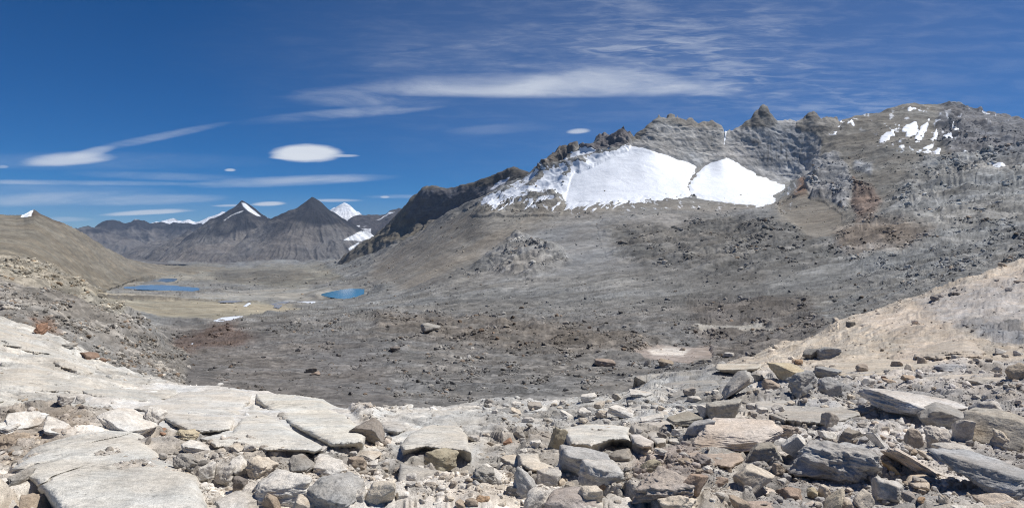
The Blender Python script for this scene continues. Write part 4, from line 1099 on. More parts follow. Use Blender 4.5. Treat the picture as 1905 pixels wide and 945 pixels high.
GREY, PALE, DARK, TAN, BROWN, OLIVE, PINK, BLUE = (176,170,161), (203,197,187), (122,117,109), (188,174,154), (140,121,100), (142,131,104), (190,174,158), (156,154,152)
RUST = (122, 78, 52); ORANGE = (160, 122, 84); YEL = (172, 156, 122)
rocks = [
 # bbox, shape, roll, colour, label
 ((-34,888,46,990),"wedge",35,TAN,"tan block with a sloping top, cut by the bottom left corner of the photo"),
 ((30,916,100,985),"block",20,BROWN,"flat-faced brown block wedged below the largest speckled slab at the bottom left"),
 ((4,870,66,912),"rough",10,DARK,"dark grey lichen-black stone under the left corner of the largest speckled slab"),
 ((3,764,92,802),"slab",22,PALE,"long white slab tilted down to the right near the left edge"),
 ((80,772,133,806),"slab",24,PALE,"short white tilted slab just right of the long white one near the left edge"),
 ((-10,782,42,806),"slab",18,PALE,"white slab cut by the left edge under the long tilted white slab"),
 ((-8,803,60,838),"rough",0,BROWN,"brown-stained lumpy rock at the left edge under the white slabs"),
 ((14,828,42,842),"cobble",0,DARK,"small near-black stone in the hollow below the brown-stained lumpy rock"),
 ((22,836,44,850),"cobble",0,GREY,"little round grey stone in the gravel at the left edge"),
 ((180,757,294,813),"slab",24,PALE,"long whitish slab with a broken dark right end above the largest speckled slab"),
 ((264,755,312,794),"rough",30,PALE,"cracked cream rock behind the long whitish slab at the left"),
 ((290,795,313,808),"wedge",0,RUST,"small rust-brown wedge at the broken end of the long whitish slab"),
 ((105,735,140,757),"rough",0,GREY,"grey broken rock with a dark hollow on the left bedrock slope"),
 ((138,735,160,752),"round",0,GREY,"rounded grey knob on the left bedrock above the speckled slab"),
 ((326,797,373,820),"rough",12,YEL,"cream yellow weathered lump at the near left edge of the great domed slab"),
 ((336,817,393,843),"slab",16,PALE,"thin white plate tilted right below the great domed slab"),
 ((320,842,372,882),"rough",25,DARK,"dark rough rock in the gap right of the largest speckled slab"),
 ((366,857,406,892),"block",5,PALE,"flat white broken block right of the dark rough rock"),
 ((398,864,440,905),"rough",0,GREY,"crumbly grey rock beside the dark triangular hole"),
 ((427,846,464,887),"wedge",35,PALE,"pale triangular plate standing on the left of the dark crack"),
 ((456,845,520,897),"rough",10,TAN,"beige fractured boulder just right of the dark crack"),
 ((432,884,462,914),"block",0,(84,76,70),"dark brown block deep in the triangular hole"),
 ((396,912,502,965),"slab",8,GREY,"grey boulder with striped layers at the bottom, right of the largest speckled slab"),
 ((472,872,590,942),"round",-6,PALE,"big rounded whitish boulder at the bottom with a brown-stained lower right side"),
 ((582,843,648,886),"block",5,PALE,"white block with a tan underside in front of the great domed slab"),
 ((536,843,592,880),"block",12,DARK,"dark block between the great domed slab and the white block"),
 ((568,877,682,955),"round",5,(140,138,134),"large rough dark-grey rounded boulder at the bottom, right of the whitish one"),
 ((678,891,737,942),"block",-5,(200,186,164),"cream square-faced boulder at the bottom centre-left"),
 ((655,906,684,948),"round",0,GREY,"small grey boulder leaning on the left of the cream square-faced boulder"),
 ((486,916,524,955),"wedge",40,BROWN,"brown-faced pointed stone in front of the big rounded whitish boulder"),
 ((545,918,597,955),"cobble",15,TAN,"tan stone with a pale top in front of the large dark-grey boulder"),
 ((620,927,662,955),"cobble",0,PALE,"flat pale cobble at the bottom edge before the large dark-grey boulder"),
 ((649,776,717,823),"wedge",34,(112,102,92),"dark brown boulder leaning on the right edge of the great domed slab"),
 ((712,814,728,829),"cobble",30,PINK,"little pinkish stone at the foot of the dark brown leaning boulder"),
 ((664,838,712,857),"slab",4,TAN,"flat tan stone below the dark brown leaning boulder"),
 ((644,848,683,874),"block",5,BROWN,"brown and grey broken block left of the white chip below the leaning boulder"),
 ((683,853,704,871),"block",0,PALE,"bright white chip below the flat tan stone"),
 ((642,829,662,840),"cobble",0,DARK,"small dark rounded stone at the near right corner of the great domed slab"),
 ((735,820,745,828),"cobble",0,GREY,"tiny grey stone just right of the dark brown leaning boulder"),
 ((788,832,854,876),"round",8,OLIVE,"fat club-shaped boulder with an olive front face at the centre"),
 ((712,838,812,860),"wedge",-14,(104,102,104),"long thin dark tail stone lying left of the fat club-shaped boulder"),
 ((878,864,924,898),"rough",15,(128,124,116),"grey-brown boulder under the pale tilted plate, right of the club-shaped boulder"),
 ((895,861,936,893),"slab",36,PALE,"pale plate tilted down to the right beyond the club-shaped boulder"),
 ((930,845,982,866),"slab",3,TAN,"flat tan slab near the middle of the foreground"),
 ((908,862,930,871),"cobble",0,DARK,"small dark flat stone behind the pale tilted plate"),
 ((935,813,955,827),"cobble",0,RUST,"little round rust-red stone near the middle of the foreground"),
 ((846,927,872,960),"wedge",50,BROWN,"brown pointed stone at the bottom edge below the club-shaped boulder"),
 ((865,925,890,945),"cobble",20,BROWN,"brown cobble at the bottom, right of the brown pointed stone"),
 ((885,920,912,938),"rough",0,ORANGE,"tan-orange crumbly stone at the bottom centre"),
 ((940,902,978,926),"round",0,DARK,"dark grey rounded stone at the bottom centre"),
 ((1018,793,1057,839),"fin",18,OLIVE,"upright olive-brown fin of rock with a jagged top"),
 ((1036,826,1136,884),"round",10,(150,149,147),"smooth grey humped boulder below the upright jagged fin"),
 ((1074,852,1161,906),"round",6,(166,163,158),"grey boulder with a cleft side, lying against the smooth humped one"),
 ((1134,833,1178,859),"cobble",-8,(124,116,104),"grey-brown boulder with a smooth shaded face and a dark shadow below"),
 ((1108,890,1136,910),"rough",0,ORANGE,"small lumpy orange-brown rock in front of the cleft grey boulder"),
 ((954,867,999,922),"round",20,(164,162,158),"pale grey rounded boulder at the bottom left of the humped boulders"),
 ((998,868,1045,905),"slab",0,GREY,"low grey flat rock below the smooth humped boulder"),
 ((972,905,1020,960),"round",-25,GREY,"curved grey boulder at the bottom, left of the pale-topped block"),
 ((1012,904,1110,962),"block",10,(150,138,130),"large brown-grey block with a pale sloping top at the bottom centre"),
 ((1075,902,1122,936),"cobble",12,TAN,"tan-grey rounded stone right of the large pale-topped block"),
 ((1188,853,1232,881),"wedge",-25,OLIVE,"olive-brown boulder leaning left at the top of the lumpy reddish mass"),
 ((1172,865,1294,930),"rough",-5,(152,138,126),"big lumpy reddish-grey boulder at the bottom right of centre"),
 ((1222,918,1300,960),"rough",-8,TAN,"rounded tan-grey boulder at the bottom edge below the lumpy reddish one"),
 ((1239,764,1308,790),"cobble",-10,(132,124,108),"long olive-grey boulder with a shaded front below the sharp-cornered block"),
 ((1312,741,1382,784),"block",-6,(148,142,130),"sharp-cornered grey block standing behind the wide pink slab"),
 ((1296,752,1330,778),"wedge",-20,PALE,"pale wedge leaning on the left of the sharp-cornered grey block"),
 ((1248,797,1276,812),"block",0,PALE,"bright white square block, upper of two left of the pink slab"),
 ((1244,812,1276,828),"block",0,PALE,"bright white square block, lower of two left of the pink slab"),
 ((1274,778,1332,812),"cobble",-8,BLUE,"bluish-grey rounded boulder touching the pink slab's upper left side"),
 ((1318,782,1352,804),"block",-8,GREY,"squarish grey stone between the bluish boulder and the pink slab"),
 ((1288,776,1458,834),"slab",-11,PINK,"wide pink slab with a brown overhanging front edge"),
 ((1440,790,1492,815),"rough",-10,(142,126,112),"reddish-brown broken rock at the right end of the wide pink slab"),
 ((1383,821,1458,859),"slab",-9,(130,122,108),"grey-brown boulder with a flat shaded face below the wide pink slab"),
 ((1362,862,1442,918),"wedge",-18,TAN,"tan boulder with an arched dark front near the bottom right"),
 ((1286,842,1326,866),"rough",20,(112,102,98),"dark purplish broken rock left of the arched tan boulder"),
 ((1270,880,1318,930),"wedge",-30,(140,112,90),"brown curved flake over a dark cavity at the bottom"),
 ((1322,886,1358,907),"wedge",15,(146,122,102),"smaller brown flake just right of the curved one"),
 ((1434,861,1461,882),"wedge",0,BROWN,"small brown pyramid-shaped stone above the grey cobbles"),
 ((1446,905,1493,931),"block",4,(140,114,94),"brown brick-shaped boulder at the bottom among grey cobbles"),
 ((1354,919,1395,955),"block",0,BROWN,"dark tan block at the bottom edge left of the brick-shaped boulder"),
 ((1388,929,1484,958),"slab",-4,(150,130,116),"long brown-pink slab at the bottom edge under the brick-shaped boulder"),
 ((1406,902,1446,922),"cobble",0,PINK,"pale pink cobble left of the brown brick-shaped boulder"),
 ((1452,879,1474,897),"cobble",0,BLUE,"upper grey cobble beside the small brown pyramid-shaped stone"),
 ((1444,888,1464,902),"cobble",0,GREY,"lower grey cobble beside the small brown pyramid-shaped stone"),
 ((1452,806,1500,850),"wedge",10,PALE,"bright white broken top stone at the left of the great rough grey block"),
 ((1462,818,1642,902),"rough",6,(150,147,143),"great rough grey block with a crumbled dark front, right of centre foreground"),
 ((1500,905,1522,928),"round",0,YEL,"yellowish round cobble left of the tilted oval slab"),
 ((1520,900,1548,930),"round",0,TAN,"tan round cobble touching the tilted oval slab"),
 ((1528,908,1572,960),"slab",-52,(176,160,132),"tilted oval tan slab standing on edge at the bottom"),
 ((1556,926,1592,960),"wedge",-25,TAN,"tan wedge at the bottom edge right of the tilted oval slab"),
 ((1586,908,1628,950),"block",-25,TAN,"tan block leaning on the left of the white two-toned block"),
 ((1620,886,1681,936),"block",8,(178,172,164),"white-grey block with a brown shaded right face at the bottom right"),
 ((1676,913,1709,935),"round",0,(140,130,122),"grey-brown rounded stone right of the white two-toned block"),
 ((1706,923,1722,937),"cobble",0,ORANGE,"small orange stone in front of the huge grey tilted boulder"),
 ((1636,855,1679,886),"wedge",10,(168,140,96),"golden-brown split stone beside the great rough grey block"),
 ((1607,852,1643,880),"block",-15,(140,126,114),"grey stone with a brown broken side on the great rough grey block's right end"),
 ((1637,832,1753,886),"slab",24,PINK,"long pinkish slab sloping down to the right at the lower right"),
 ((1608,802,1650,832),"slab",25,PALE,"whitish jagged slab with a small brown stone on it"),
 ((1632,808,1650,817),"cobble",0,BROWN,"small brown stone lying on the whitish jagged slab"),
 ((1724,832,1940,937),"wedge",-24,(138,137,136),"huge dark-grey tilted boulder in the lower right corner"),
 ((1680,795,1720,836),"block",8,(164,148,130),"tan angular boulder at the left end of the boulder row"),
 ((1718,790,1770,841),"rough",0,(176,166,154),"pale rough block standing in the middle of the boulder row"),
 ((1770,780,1816,823),"block",-12,(180,170,156),"pale angular block at the right of the boulder row"),
 ((1747,775,1771,798),"wedge",25,DARK,"small dark-grey stone wedged on top of the boulder row"),
 ((1703,747,1806,802),"wedge",-14,(134,130,124),"dark-faced boulder under the far end of the long pale slab"),
 ((1794,744,1880,792),"round",-6,(172,166,158),"pale rounded boulder right of the dark-faced one"),
 ((1790,757,1945,838),"wedge",-24,(152,142,126),"large brown-grey slanted boulder at the right edge"),
 ((1844,795,1890,839),"rough",10,TAN,"tan rough stone leaning on the large slanted boulder at the right edge"),
 ((1880,790,1925,822),"block",-15,YEL,"yellow-tan stone with a dark gap below at the right edge"),
 ((1590,722,1808,784),"slab",5,(186,180,173),"long pale slab with a dark overhang in the right middle foreground"),
 ((1730,822,1816,857),"slab",8,GREY,"striped grey stone below the boulder row"),
 ((1768,840,1828,875),"wedge",-10,(140,130,114),"grey-brown wedge above the huge tilted boulder"),
 ((1706,836,1746,856),"cobble",14,TAN,"tan oblong stone left of the striped grey stone"),
 ((1684,834,1708,846),"cobble",0,BROWN,"small brown stone below the tan angular boulder"),
 ((1838,897,1880,928),"round",-20,(190,176,156),"cream rounded boulder in front of the huge tilted boulder"),
 ((1874,885,1925,918),"rough",-8,PINK,"pinkish rough rock cut by the right edge near the bottom"),
 ((1806,916,1935,975),"slab",-6,(188,170,150),"broad sandy-pink slab filling the bottom right corner"),
 ((1745,918,1765,945),"cobble",30,TAN,"tan oval stone under the huge tilted boulder"),
 ((1765,935,1805,960),"cobble",0,PALE,"bright white stone at the bottom edge at the lower right"),
 ((1560,796,1606,822),"slab",-4,(128,118,104),"dark-shaded flat stone above the great rough grey block"),
 ((1578,812,1600,826),"round",0,BROWN,"brown round stone in the gap above the great rough grey block"),
 ((1520,800,1558,818),"cobble",-4,PALE,"white cobble above the great rough grey block's middle"),
 ((1869,674,1930,707),"round",-28,(150,132,108),"brown rounded boulder standing at the right edge above the boulder field"),
 ((1515,645,1566,669),"round",-8,(134,132,128),"smooth grey boulder resting on the tan bedrock at the right"),
 ((1492,648,1524,670),"wedge",15,(108,106,102),"dark boulder touching the left of the smooth grey one on the tan bedrock"),
 ((1478,668,1494,679),"round",0,ORANGE,"small orange stone under the dark boulder on the tan bedrock"),
 ((1512,681,1567,704),"round",4,(128,128,126),"grey boulder lying above the curved rock wall at the right"),
 ((1426,674,1500,712),"wedge",-18,(166,150,116),"yellow-sided wedge of rock above the curved rock wall"),
 ((1460,688,1522,742),"rough",-35,(138,137,134),"grey curved rock wall below the grey boulder at the right"),
 ((1520,700,1570,738),"round",-10,(136,136,136),"rounded grey bedrock knob right of the curved rock wall"),
 ((1416,704,1464,725),"wedge",6,(140,122,104),"brown-faced triangular boulder right of the large leaning slab"),
 ((1342,688,1403,739),"slab",-40,(160,155,147),"large grey slab leaning up to the right over a black gap"),
 ((1398,694,1421,709),"cobble",10,DARK,"dark stone between the leaning slab and the triangular boulder"),
 ((1330,676,1420,696),"slab",-6,(178,168,150),"low tan ledge stone behind the large leaning slab"),
 ((1240,720,1262,732),"slab",0,PALE,"white flat stone left of the large leaning slab"),
 ((1170,723,1216,738),"slab",-2,PALE,"white-topped flat rock at the far edge of the foreground"),
 ((1190,768,1236,790),"slab",-10,PALE,"pair-shaped pale slab left of the long olive-grey boulder"),
 ((1130,752,1180,778),"slab",8,PALE,"pale flat slab in the middle distance of the foreground"),
 ((1586,757,1625,773),"round",0,(144,134,122),"brownish round rock tucked under the long pale slab"),
 ((1674,697,1703,709),"cobble",0,(164,138,112),"pinkish-brown stone on the bedrock above the long pale slab"),
 ((1640,703,1668,712),"cobble",0,(156,130,104),"flat brown stone left of the pinkish-brown one"),
 ((1638,699,1650,709),"cobble",20,RUST,"small rust stone above the flat brown one"),
 ((1736,676,1800,690),"slab",-4,(140,140,142),"long bluish flat stone on the tan bedrock at the right"),
 ((1884,652,1906,664),"cobble",0,PALE,"small white stone near the right edge on the bedrock"),
 ((1795,700,1850,716),"slab",-8,(160,152,140),"thin grey plate with a black gap below, right of the bluish flat stone"),
 ((1573,598,1592,610),"cobble",0,(92,88,82),"dark stone on the skyline edge of the tan bedrock"),
 ((1105,666,1146,683),"slab",8,(126,108,94),"brown flat boulder alone on the basin floor"),
 ((1224,666,1254,684),"wedge",-20,(132,114,92),"brown slanted boulder at the edge of the dry tan pond"),
 ((1197,668,1211,682),"wedge",0,(120,116,110),"small grey pointed stone left of the brown slanted boulder"),
 ((1284,667,1312,678),"wedge",-12,DARK,"dark slanted stone on the near shore of the dry tan pond"),
 ((1306,667,1326,675),"cobble",0,DARK,"dark flat stone at the right end of the dry tan pond's shore"),
 ((1345,655,1366,665),"slab",0,PALE,"small white slab above the tan ledge stone"),
 ((782,600,820,618),"wedge",-12,(132,128,120),"large pale grey boulder on the dark moraine ridge"),
 ((725,643,745,653),"cobble",0,(80,72,66),"dark brown stone below the moraine ridge"),
 ((568,683,590,694),"cobble",0,(74,70,66),"dark flat block on the basin floor left of centre"),
 ((575,689,596,699),"wedge",0,(120,100,84),"brown-faced stone right beside the dark flat block"),
 ((62,600,90,624),"rough",0,RUST,"rusty red broken rock on the left rubble bank"),
 ((148,654,186,668),"slab",14,(104,74,54),"rust-brown slab at the edge of the left bedrock slope"),
 ((184,665,200,673),"slab",10,(104,74,54),"small rust-brown block right of the rust-brown slab"),
 ((104,636,146,647),"slab",6,(134,128,118),"flat grey slab at the upper edge of the left bedrock"),
 ((40,712,66,722),"rough",0,(118,108,98),"low brown rock in the left bedrock slope"),
]
G1 = "boulders lying on the foreground bedrock"
for i, (bb, shp, roll, rgb, lab) in enumerate(rocks):
    flat = shp == "slab"
    o = make_rock(bb, shp, roll, rgb, 1000 + i * 7, "flat_rock" if flat else "boulder")
    tag(o, lab, "boulder", G1)


# ---- big glaciated slabs: raised sheets of bedrock broken along joints
def rock_sheet(poly, lift, rgb, label, edge=7, seed=0, base_py=None, name="bedrock_block"):
    a = np.array(poly, float); x0, y0 = a.min(0) - 10; x1, y1 = a.max(0) + 10
    y1 = min(y1, 1010)
    nx = int((x1 - x0) / 1.1); ny = int((y1 - y0) / 1.0)
    gx, gy = np.meshgrid(np.linspace(x0, x1, nx), np.linspace(y0, y1, ny))
    # smooth ground depth under the outline
    tt_, cc_i = [], []
    jj = np.clip(np.searchsorted(NC, gx[0]), 0, len(NC) - 1)
    dg = np.empty(gx.shape)
    for c, j in enumerate(jj):
        col_ = NY[:, j]; k = min(np.argmax(nt >= 5.0), len(nt) - 1)
        py_ = col_[:k + 1][::-1]; d_ = ND[:k + 1, j][::-1]
        dg[:, c] = np.interp(gy[:, c], py_, d_)
    sd = poly_sd(gx, gy, poly) + 3.0 * fbm(gx / 28, gy / 28, 0 * gx, 4, seed) + 1.0 * fbm(gx / 6, gy / 6, 0 * gx, 2, seed + 3)
    e = 1 - np.exp(-np.clip(sd, 0, None) / edge)
    hgt = lift * (e * .92 + .08 * sstep(0, 60, sd)) - np.clip(-sd, 0, 20) * .03
    P0 = world(gx, gy, dg)
    r = octaves(P0, dg, .035, [3 * .62 ** i for i in range(12)], 500 + seed, lo=1.8, hi=220)
    r += octaves(P0, dg, .02, [3 * .62 ** i for i in range(12)], 530 + seed, lo=1.8, hi=60, kind="ridge")
    d2 = dg * (1 - np.clip((hgt + r - .01) / np.maximum(.5, -P0[..., 2]), -.2, .3))
    ww = (P0[..., 0] + .2 * fbm(P0[..., 0] * 1.1, P0[..., 1] * 1.1, 0 * gx, 4, seed + 40)) / .55; wv = (P0[..., 1] + .3 * fbm(P0[..., 0] * 1.1, P0[..., 1] * 1.1, 0 * gx + 3, 4, seed + 41)) / 1.5
    f1_, f2_, ci_ = worley(ww, wv, seed)
    open_ = sstep(.15, .4, fbm(P0[..., 0] * .9, P0[..., 1] * .9, 0 * gx, 3, seed + 42))
    crk = np.clip(1 - (f2_ - f1_) / .05, 0, 1) * open_
    d2 = d2 * (1 + crk * .022 / np.maximum(.5, -P0[..., 2])) + (_rnd[ci_ & 255] - .5) * .02 * open_
    P = world(gx, gy, d2)
    inner = sd > -6
    # the rim is folded straight down so the slab has a side
    rim = sstep(0, -5, sd)
    P[..., 2] -= rim * (lift + .25)
    n = fbm(gx / 90, gy / 50, 0 * gx, 5, seed + 9)
    c = np.empty(P.shape); c[:] = lin(*rgb) * np.array([1.06, 1.04, 1.0]); c *= (1 + .22 * n)[..., None]; c *= (1 - .4 * crk)[..., None]
    st = sstep(.2, .5, fbm(gx / 40, gy / 26, 0 * gx, 5, seed + 19))[..., None]
    c = c + st * .35 * (c * np.array([.8, .8, .82]) - c)
    m = inner[:-1, :-1] & inner[1:, 1:] & inner[1:, :-1] & inner[:-1, 1:]
    o = submesh(name, P, grid_faces(ny, nx), m, M_near, c)
    return tag(o, label, "rock slab", "great glaciated slabs in the foreground")

S = rock_sheet
S([(18,872),(60,835),(110,812),(150,790),(215,781),(250,790),(275,820),(300,850),(340,868),(368,884),(386,945),(392,1000),(130,1000),(98,940),(62,905),(40,890)], .17, (200,197,190), "largest pale speckled granite slab, filling the bottom left of the foreground", 7, 1)
S([(240,760),(300,745),(335,728),(430,722),(470,730),(465,748),(450,765),(428,800),(395,806),(350,806),(330,795),(290,775)], .16, (198,194,187), "left third of the great domed slab, bounded by a thin grey joint", 4, 2)
S([(472,750),(500,770),(540,797),(580,818),(612,834),(585,842),(520,841),(450,840),(400,835),(370,815),(400,808),(432,802),(455,766)], .16, (202,199,192), "triangular middle piece of the great domed slab below the long dark crack", 3, 3)
S([(474,730),(520,733),(560,735),(600,742),(640,768),(670,795),(684,812),(676,826),(640,832),(616,832),(585,815),(545,793),(505,767),(476,747)], .19, (202,199,191), "right part of the great domed slab above the long dark crack", 4, 4)
S([(690,772),(720,757),(760,765),(778,788),(740,808),(712,800),(700,785)], .12, (190,186,180), "cracked pale slab behind the dark brown leaning boulder", 5, 5)
S([(742,828),(765,805),(800,788),(850,785),(868,810),(876,842),(840,838),(790,832),(750,842)], .10, (198,193,184), "thin pale cracked slab behind the club-shaped boulder", 3, 6)
S([(775,765),(830,760),(890,752),(918,745),(925,756),(880,768),(860,782),(800,785)], .10, (184,180,173), "low pale slab at the far edge of the foreground centre", 4, 7)
S([(1045,797),(1090,787),(1140,790),(1172,795),(1168,808),(1176,822),(1140,820),(1100,832),(1062,828)], .13, (204,200,192), "flat white slab right of the upright jagged fin", 3, 8)
S([(1168,806),(1190,806),(1216,822),(1212,833),(1195,836),(1176,826)], .16, (200,192,184), "white tilted slab end overhanging a gap at the centre right", 3, 9)
S([(962,843),(1000,843),(1005,858),(1030,866),(1036,878),(990,880),(965,866)], .10, (200,192,180), "flat sandy slab in the centre, left of the humped boulders", 3, 10)
S([(150,725),(210,720),(330,722),(328,740),(240,752),(200,746),(160,738)], .14, (188,185,178), "long low ledge of bedrock behind the great domed slab at the left", 5, 11)
S([(0,690),(60,672),(130,700),(180,722),(150,735),(100,728),(40,730),(-20,725)], .12, (194,189,180), "smooth pale ledge on the left bedrock slope", 7, 12)
S([(-20,602),(0,600),(60,625),(120,655),(180,690),(150,700),(80,668),(20,650),(-20,650)], .16, (192,187,178), "upper smooth ledge of the left bedrock slope below the rubble bank", 7, 13)
S([(1330,690),(1400,668),(1470,648),(1480,665),(1420,690),(1350,702)], .3, (176,168,158), "tan ledge running up to the right behind the large leaning slab", 4, 14)
S([(1500,675),(1600,665),(1700,668),(1790,668),(1740,686),(1640,700),(1570,700),(1520,690)], .16, (188,178,164), "smooth grey-tan bedrock tongue below the sloping tan bedrock", 7, 15)
S([(1690,655),(1740,640),(1795,622),(1835,655),(1825,668),(1740,672),(1700,668)], .3, (180,170,158), "triangular smooth tan face of bedrock at the right", 5, 16)
S([(1270,842),(1300,838),(1378,842),(1385,858),(1360,872),(1320,868),(1290,862)], .10, (176,160,146), "low pinkish slab under the wide pink slab", 3, 17)
S([(1180,700),(1260,690),(1330,700),(1340,720),(1290,742),(1200,735)], .18, (160,157,152), "broad grey bedrock hump left of the large leaning slab", 7, 18)
S([(940,895),(1000,902),(990,925),(950,935),(910,925)], .06, (182,178,170), "low flat grey slab at the bottom centre", 3, 19)
S([(728,932),(790,925),(812,935),(806,970),(720,975)], .08, (176,174,168), "low grey slab at the bottom edge right of the cream boulder", 3, 20)

S([(1400,742),(1450,728),(1530,738),(1592,752),(1600,772),(1540,790),(1460,782),(1410,766)], .05, (178,173,166), "low grey plate of bedrock between the curved rock wall and the great rough grey block", 3, 21)
S([(1165,762),(1200,750),(1240,756),(1246,790),(1238,822),(1222,828),(1190,796)], .06, (186,180,172), "low pale plate of bedrock left of the long olive-grey boulder", 3, 22)
S([(1640,700),(1700,694),(1790,692),(1868,700),(1880,716),(1800,722),(1700,720),(1650,716)], .07, (186,177,166), "long low plate of bedrock just above the long pale slab with the dark overhang", 3, 23)
S([(1185,905),(1220,905),(1226,945),(1222,975),(1130,970),(1128,935)], .05, (184,178,170), "low plate of bedrock at the bottom edge under the big lumpy reddish-grey boulder", 3, 24)
S([(1690,880),(1720,872),(1735,890),(1730,912),(1700,908),(1684,896)], .05, (190,176,160), "small sandy plate of bedrock at the left foot of the huge tilted boulder", 3, 25)
S([(745,862),(800,872),(860,880),(880,900),(850,920),(780,916),(740,896)], .04, (176,172,165), "low grey plate of bedrock in front of the fat club-shaped boulder", 3, 26)

# ---- many more boulders between the named ones, each its own object
rnd = random.Random(11)
MARKS = [((690,800),"the dark brown leaning boulder"),((820,852),"the olive club-shaped boulder"),((1037,816),"the upright jagged fin"),
 ((1120,880),"the cleft grey boulder"),((1156,846),"the smooth-faced grey-brown boulder"),((1060,930),"the pale-topped brown-grey block"),((1370,806),"the wide pink slab"),
 ((1400,890),"the arched tan boulder"),((1550,860),"the great rough grey block"),((1550,930),"the tilted oval slab"),((1650,910),"the white two-toned block"),
 ((1830,885),"the huge tilted boulder"),((1745,815),"the pale block of the boulder row"),((1700,752),"the long pale slab"),((1372,713),"the large leaning slab"),
 ((1490,715),"the curved rock wall"),((1530,910),"the yellowish cobbles"),((530,905),"the big whitish boulder"),((615,862),"the white tan-bellied block"),((708,915),"the cream square-faced boulder"),
 ((945,820),"the rust-red stone"),((916,877),"the pale tilted plate"),((1233,895),"the lumpy reddish boulder"),((1275,776),"the long olive-grey boulder"),((48,782),"the long white slab"),
 ((1347,762),"the sharp-cornered block"),((1900,690),"the brown boulder at the right edge"),((1540,656),"the smooth boulder on tan bedrock"),((450,900),"the dark triangular hole"),((1122,900),"the lumpy orange-brown rock"),
 ((1870,795),"the slanted right-edge boulder"),((240,785),"the long whitish slab"),((430,780),"the great domed slab"),((955,855),"the flat tan slab")]
zones = [   # polygon, count, size range (px), tones
 ([(1640,770),(1905,690),(1905,900),(1700,900),(1640,840)], 30, (14,40), (TAN,GREY,(164,150,134),PINK)),
 ([(1230,740),(1640,700),(1650,800),(1480,820),(1230,800)], 46, (13,38), (GREY,TAN,(150,140,128),PALE)),
 ([(1260,850),(1640,890),(1905,920),(1905,945),(1260,945)], 38, (15,40), (TAN,BROWN,GREY,PINK,PALE)),
 ([(720,870),(1180,870),(1260,945),(720,945)], 40, (13,34), (GREY,TAN,PALE,(140,128,114))),
 ([(880,755),(1240,740),(1240,850),(960,860),(880,850)], 42, (12,32), (GREY,PALE,(150,142,130),TAN)),
 ([(340,840),(720,835),(730,945),(390,945)], 32, (12,32), (GREY,PALE,TAN,(140,130,118))),
 ([(0,800),(110,805),(60,850),(0,870)], 12, (10,22), (GREY,TAN,BROWN)),
 ([(1580,690),(1905,640),(1905,740),(1620,720)], 16, (11,26), (TAN,GREY,(146,130,114))),
]
dirs = [("right of", 1, 0), ("just below", 0, 1), ("left of", -1, 0), ("just above", 0, -1)]
def inside(px, py, poly):
    return poly_sd(np.array([px]), np.array([py]), poly)[0] > 0
placed = [(b[0][0], b[0][1], b[0][2], b[0][3]) for b in rocks]
used_labels = set(r[4] for r in rocks)
TONE = {GREY: "grey", TAN: "tan", PINK: "pinkish", PALE: "whitish", BROWN: "brown"}
tone_name = lambda c: TONE.get(c, "grey-brown")
extra = []
for poly, cnt, (s0, s1), tones in zones:
    xs = [p[0] for p in poly]; ys = [p[1] for p in poly]
    done = tries = 0
    while done < cnt and tries < 3000:
        tries += 1
        px, py = rnd.uniform(min(xs), max(xs)), rnd.uniform(min(ys), max(ys))
        if not inside(px, py, poly): continue
        w = s0 + (s1 - s0) * rnd.random() ** 1.7; h = w * rnd.uniform(.45, .8)
        bb = (px - w / 2, py - h, px + w / 2, py)
        bad = any(bb[0] < q[2] - 3 and bb[2] > q[0] + 3 and bb[1] < q[3] - 2 and bb[3] > q[1] + 2 for q in placed)
        if bad: continue
        placed.append(bb); done += 1
        extra.append((bb, rnd.choice(("block", "cobble", "round", "wedge", "slab", "rough")), rnd.uniform(-20, 20), rnd.choice(tones)))
SHW = {"block": "angular", "cobble": "rounded-off", "round": "round", "wedge": "wedge-shaped", "slab": "flat", "rough": "knobbly"}
for i, (bb, shp, roll, rgb) in enumerate(extra):
    px, py = (bb[0] + bb[2]) / 2, (bb[1] + bb[3]) / 2
    w = bb[2] - bb[0]
    size = "large" if w > 26 else "medium" if w > 18 else "small" if w > 12 else "tiny"
    order = sorted(MARKS, key=lambda m: math.hypot(m[0][0] - px, (m[0][1] - py) * 1.5))
    lab = None
    for (mx, my), nm in order[:5]:
        dx, dy = px - mx, (py - my) * 1.5
        d = math.hypot(dx, dy)
        far = "" if d < 60 else "some way " if d < 140 else "well "
        if abs(dx) > abs(dy): rel = "right of" if dx > 0 else "left of"
        else: rel = "below" if dy > 0 else "above"
        if abs(dx) * .6 < abs(dy) < abs(dx) * 1.6:
            rel = ("below and " if dy > 0 else "above and ") + ("right of" if dx > 0 else "left of")
        lab = f"{size} {tone_name(rgb)} {SHW[shp]} stone {far}{rel} {nm}"
        if lab not in used_labels and len(lab.split()) <= 16: break
        lab = None
    if lab is None:
        lab = f"{size} {tone_name(rgb)} {SHW[shp]} stone amid the broken rock near {order[0][1]}"
    used_labels.add(lab)
    o = make_rock(bb, shp, roll, rgb, 5000 + i * 13, "flat_rock" if shp == "slab" else "boulder")
    tag(o, lab, "boulder", G1)


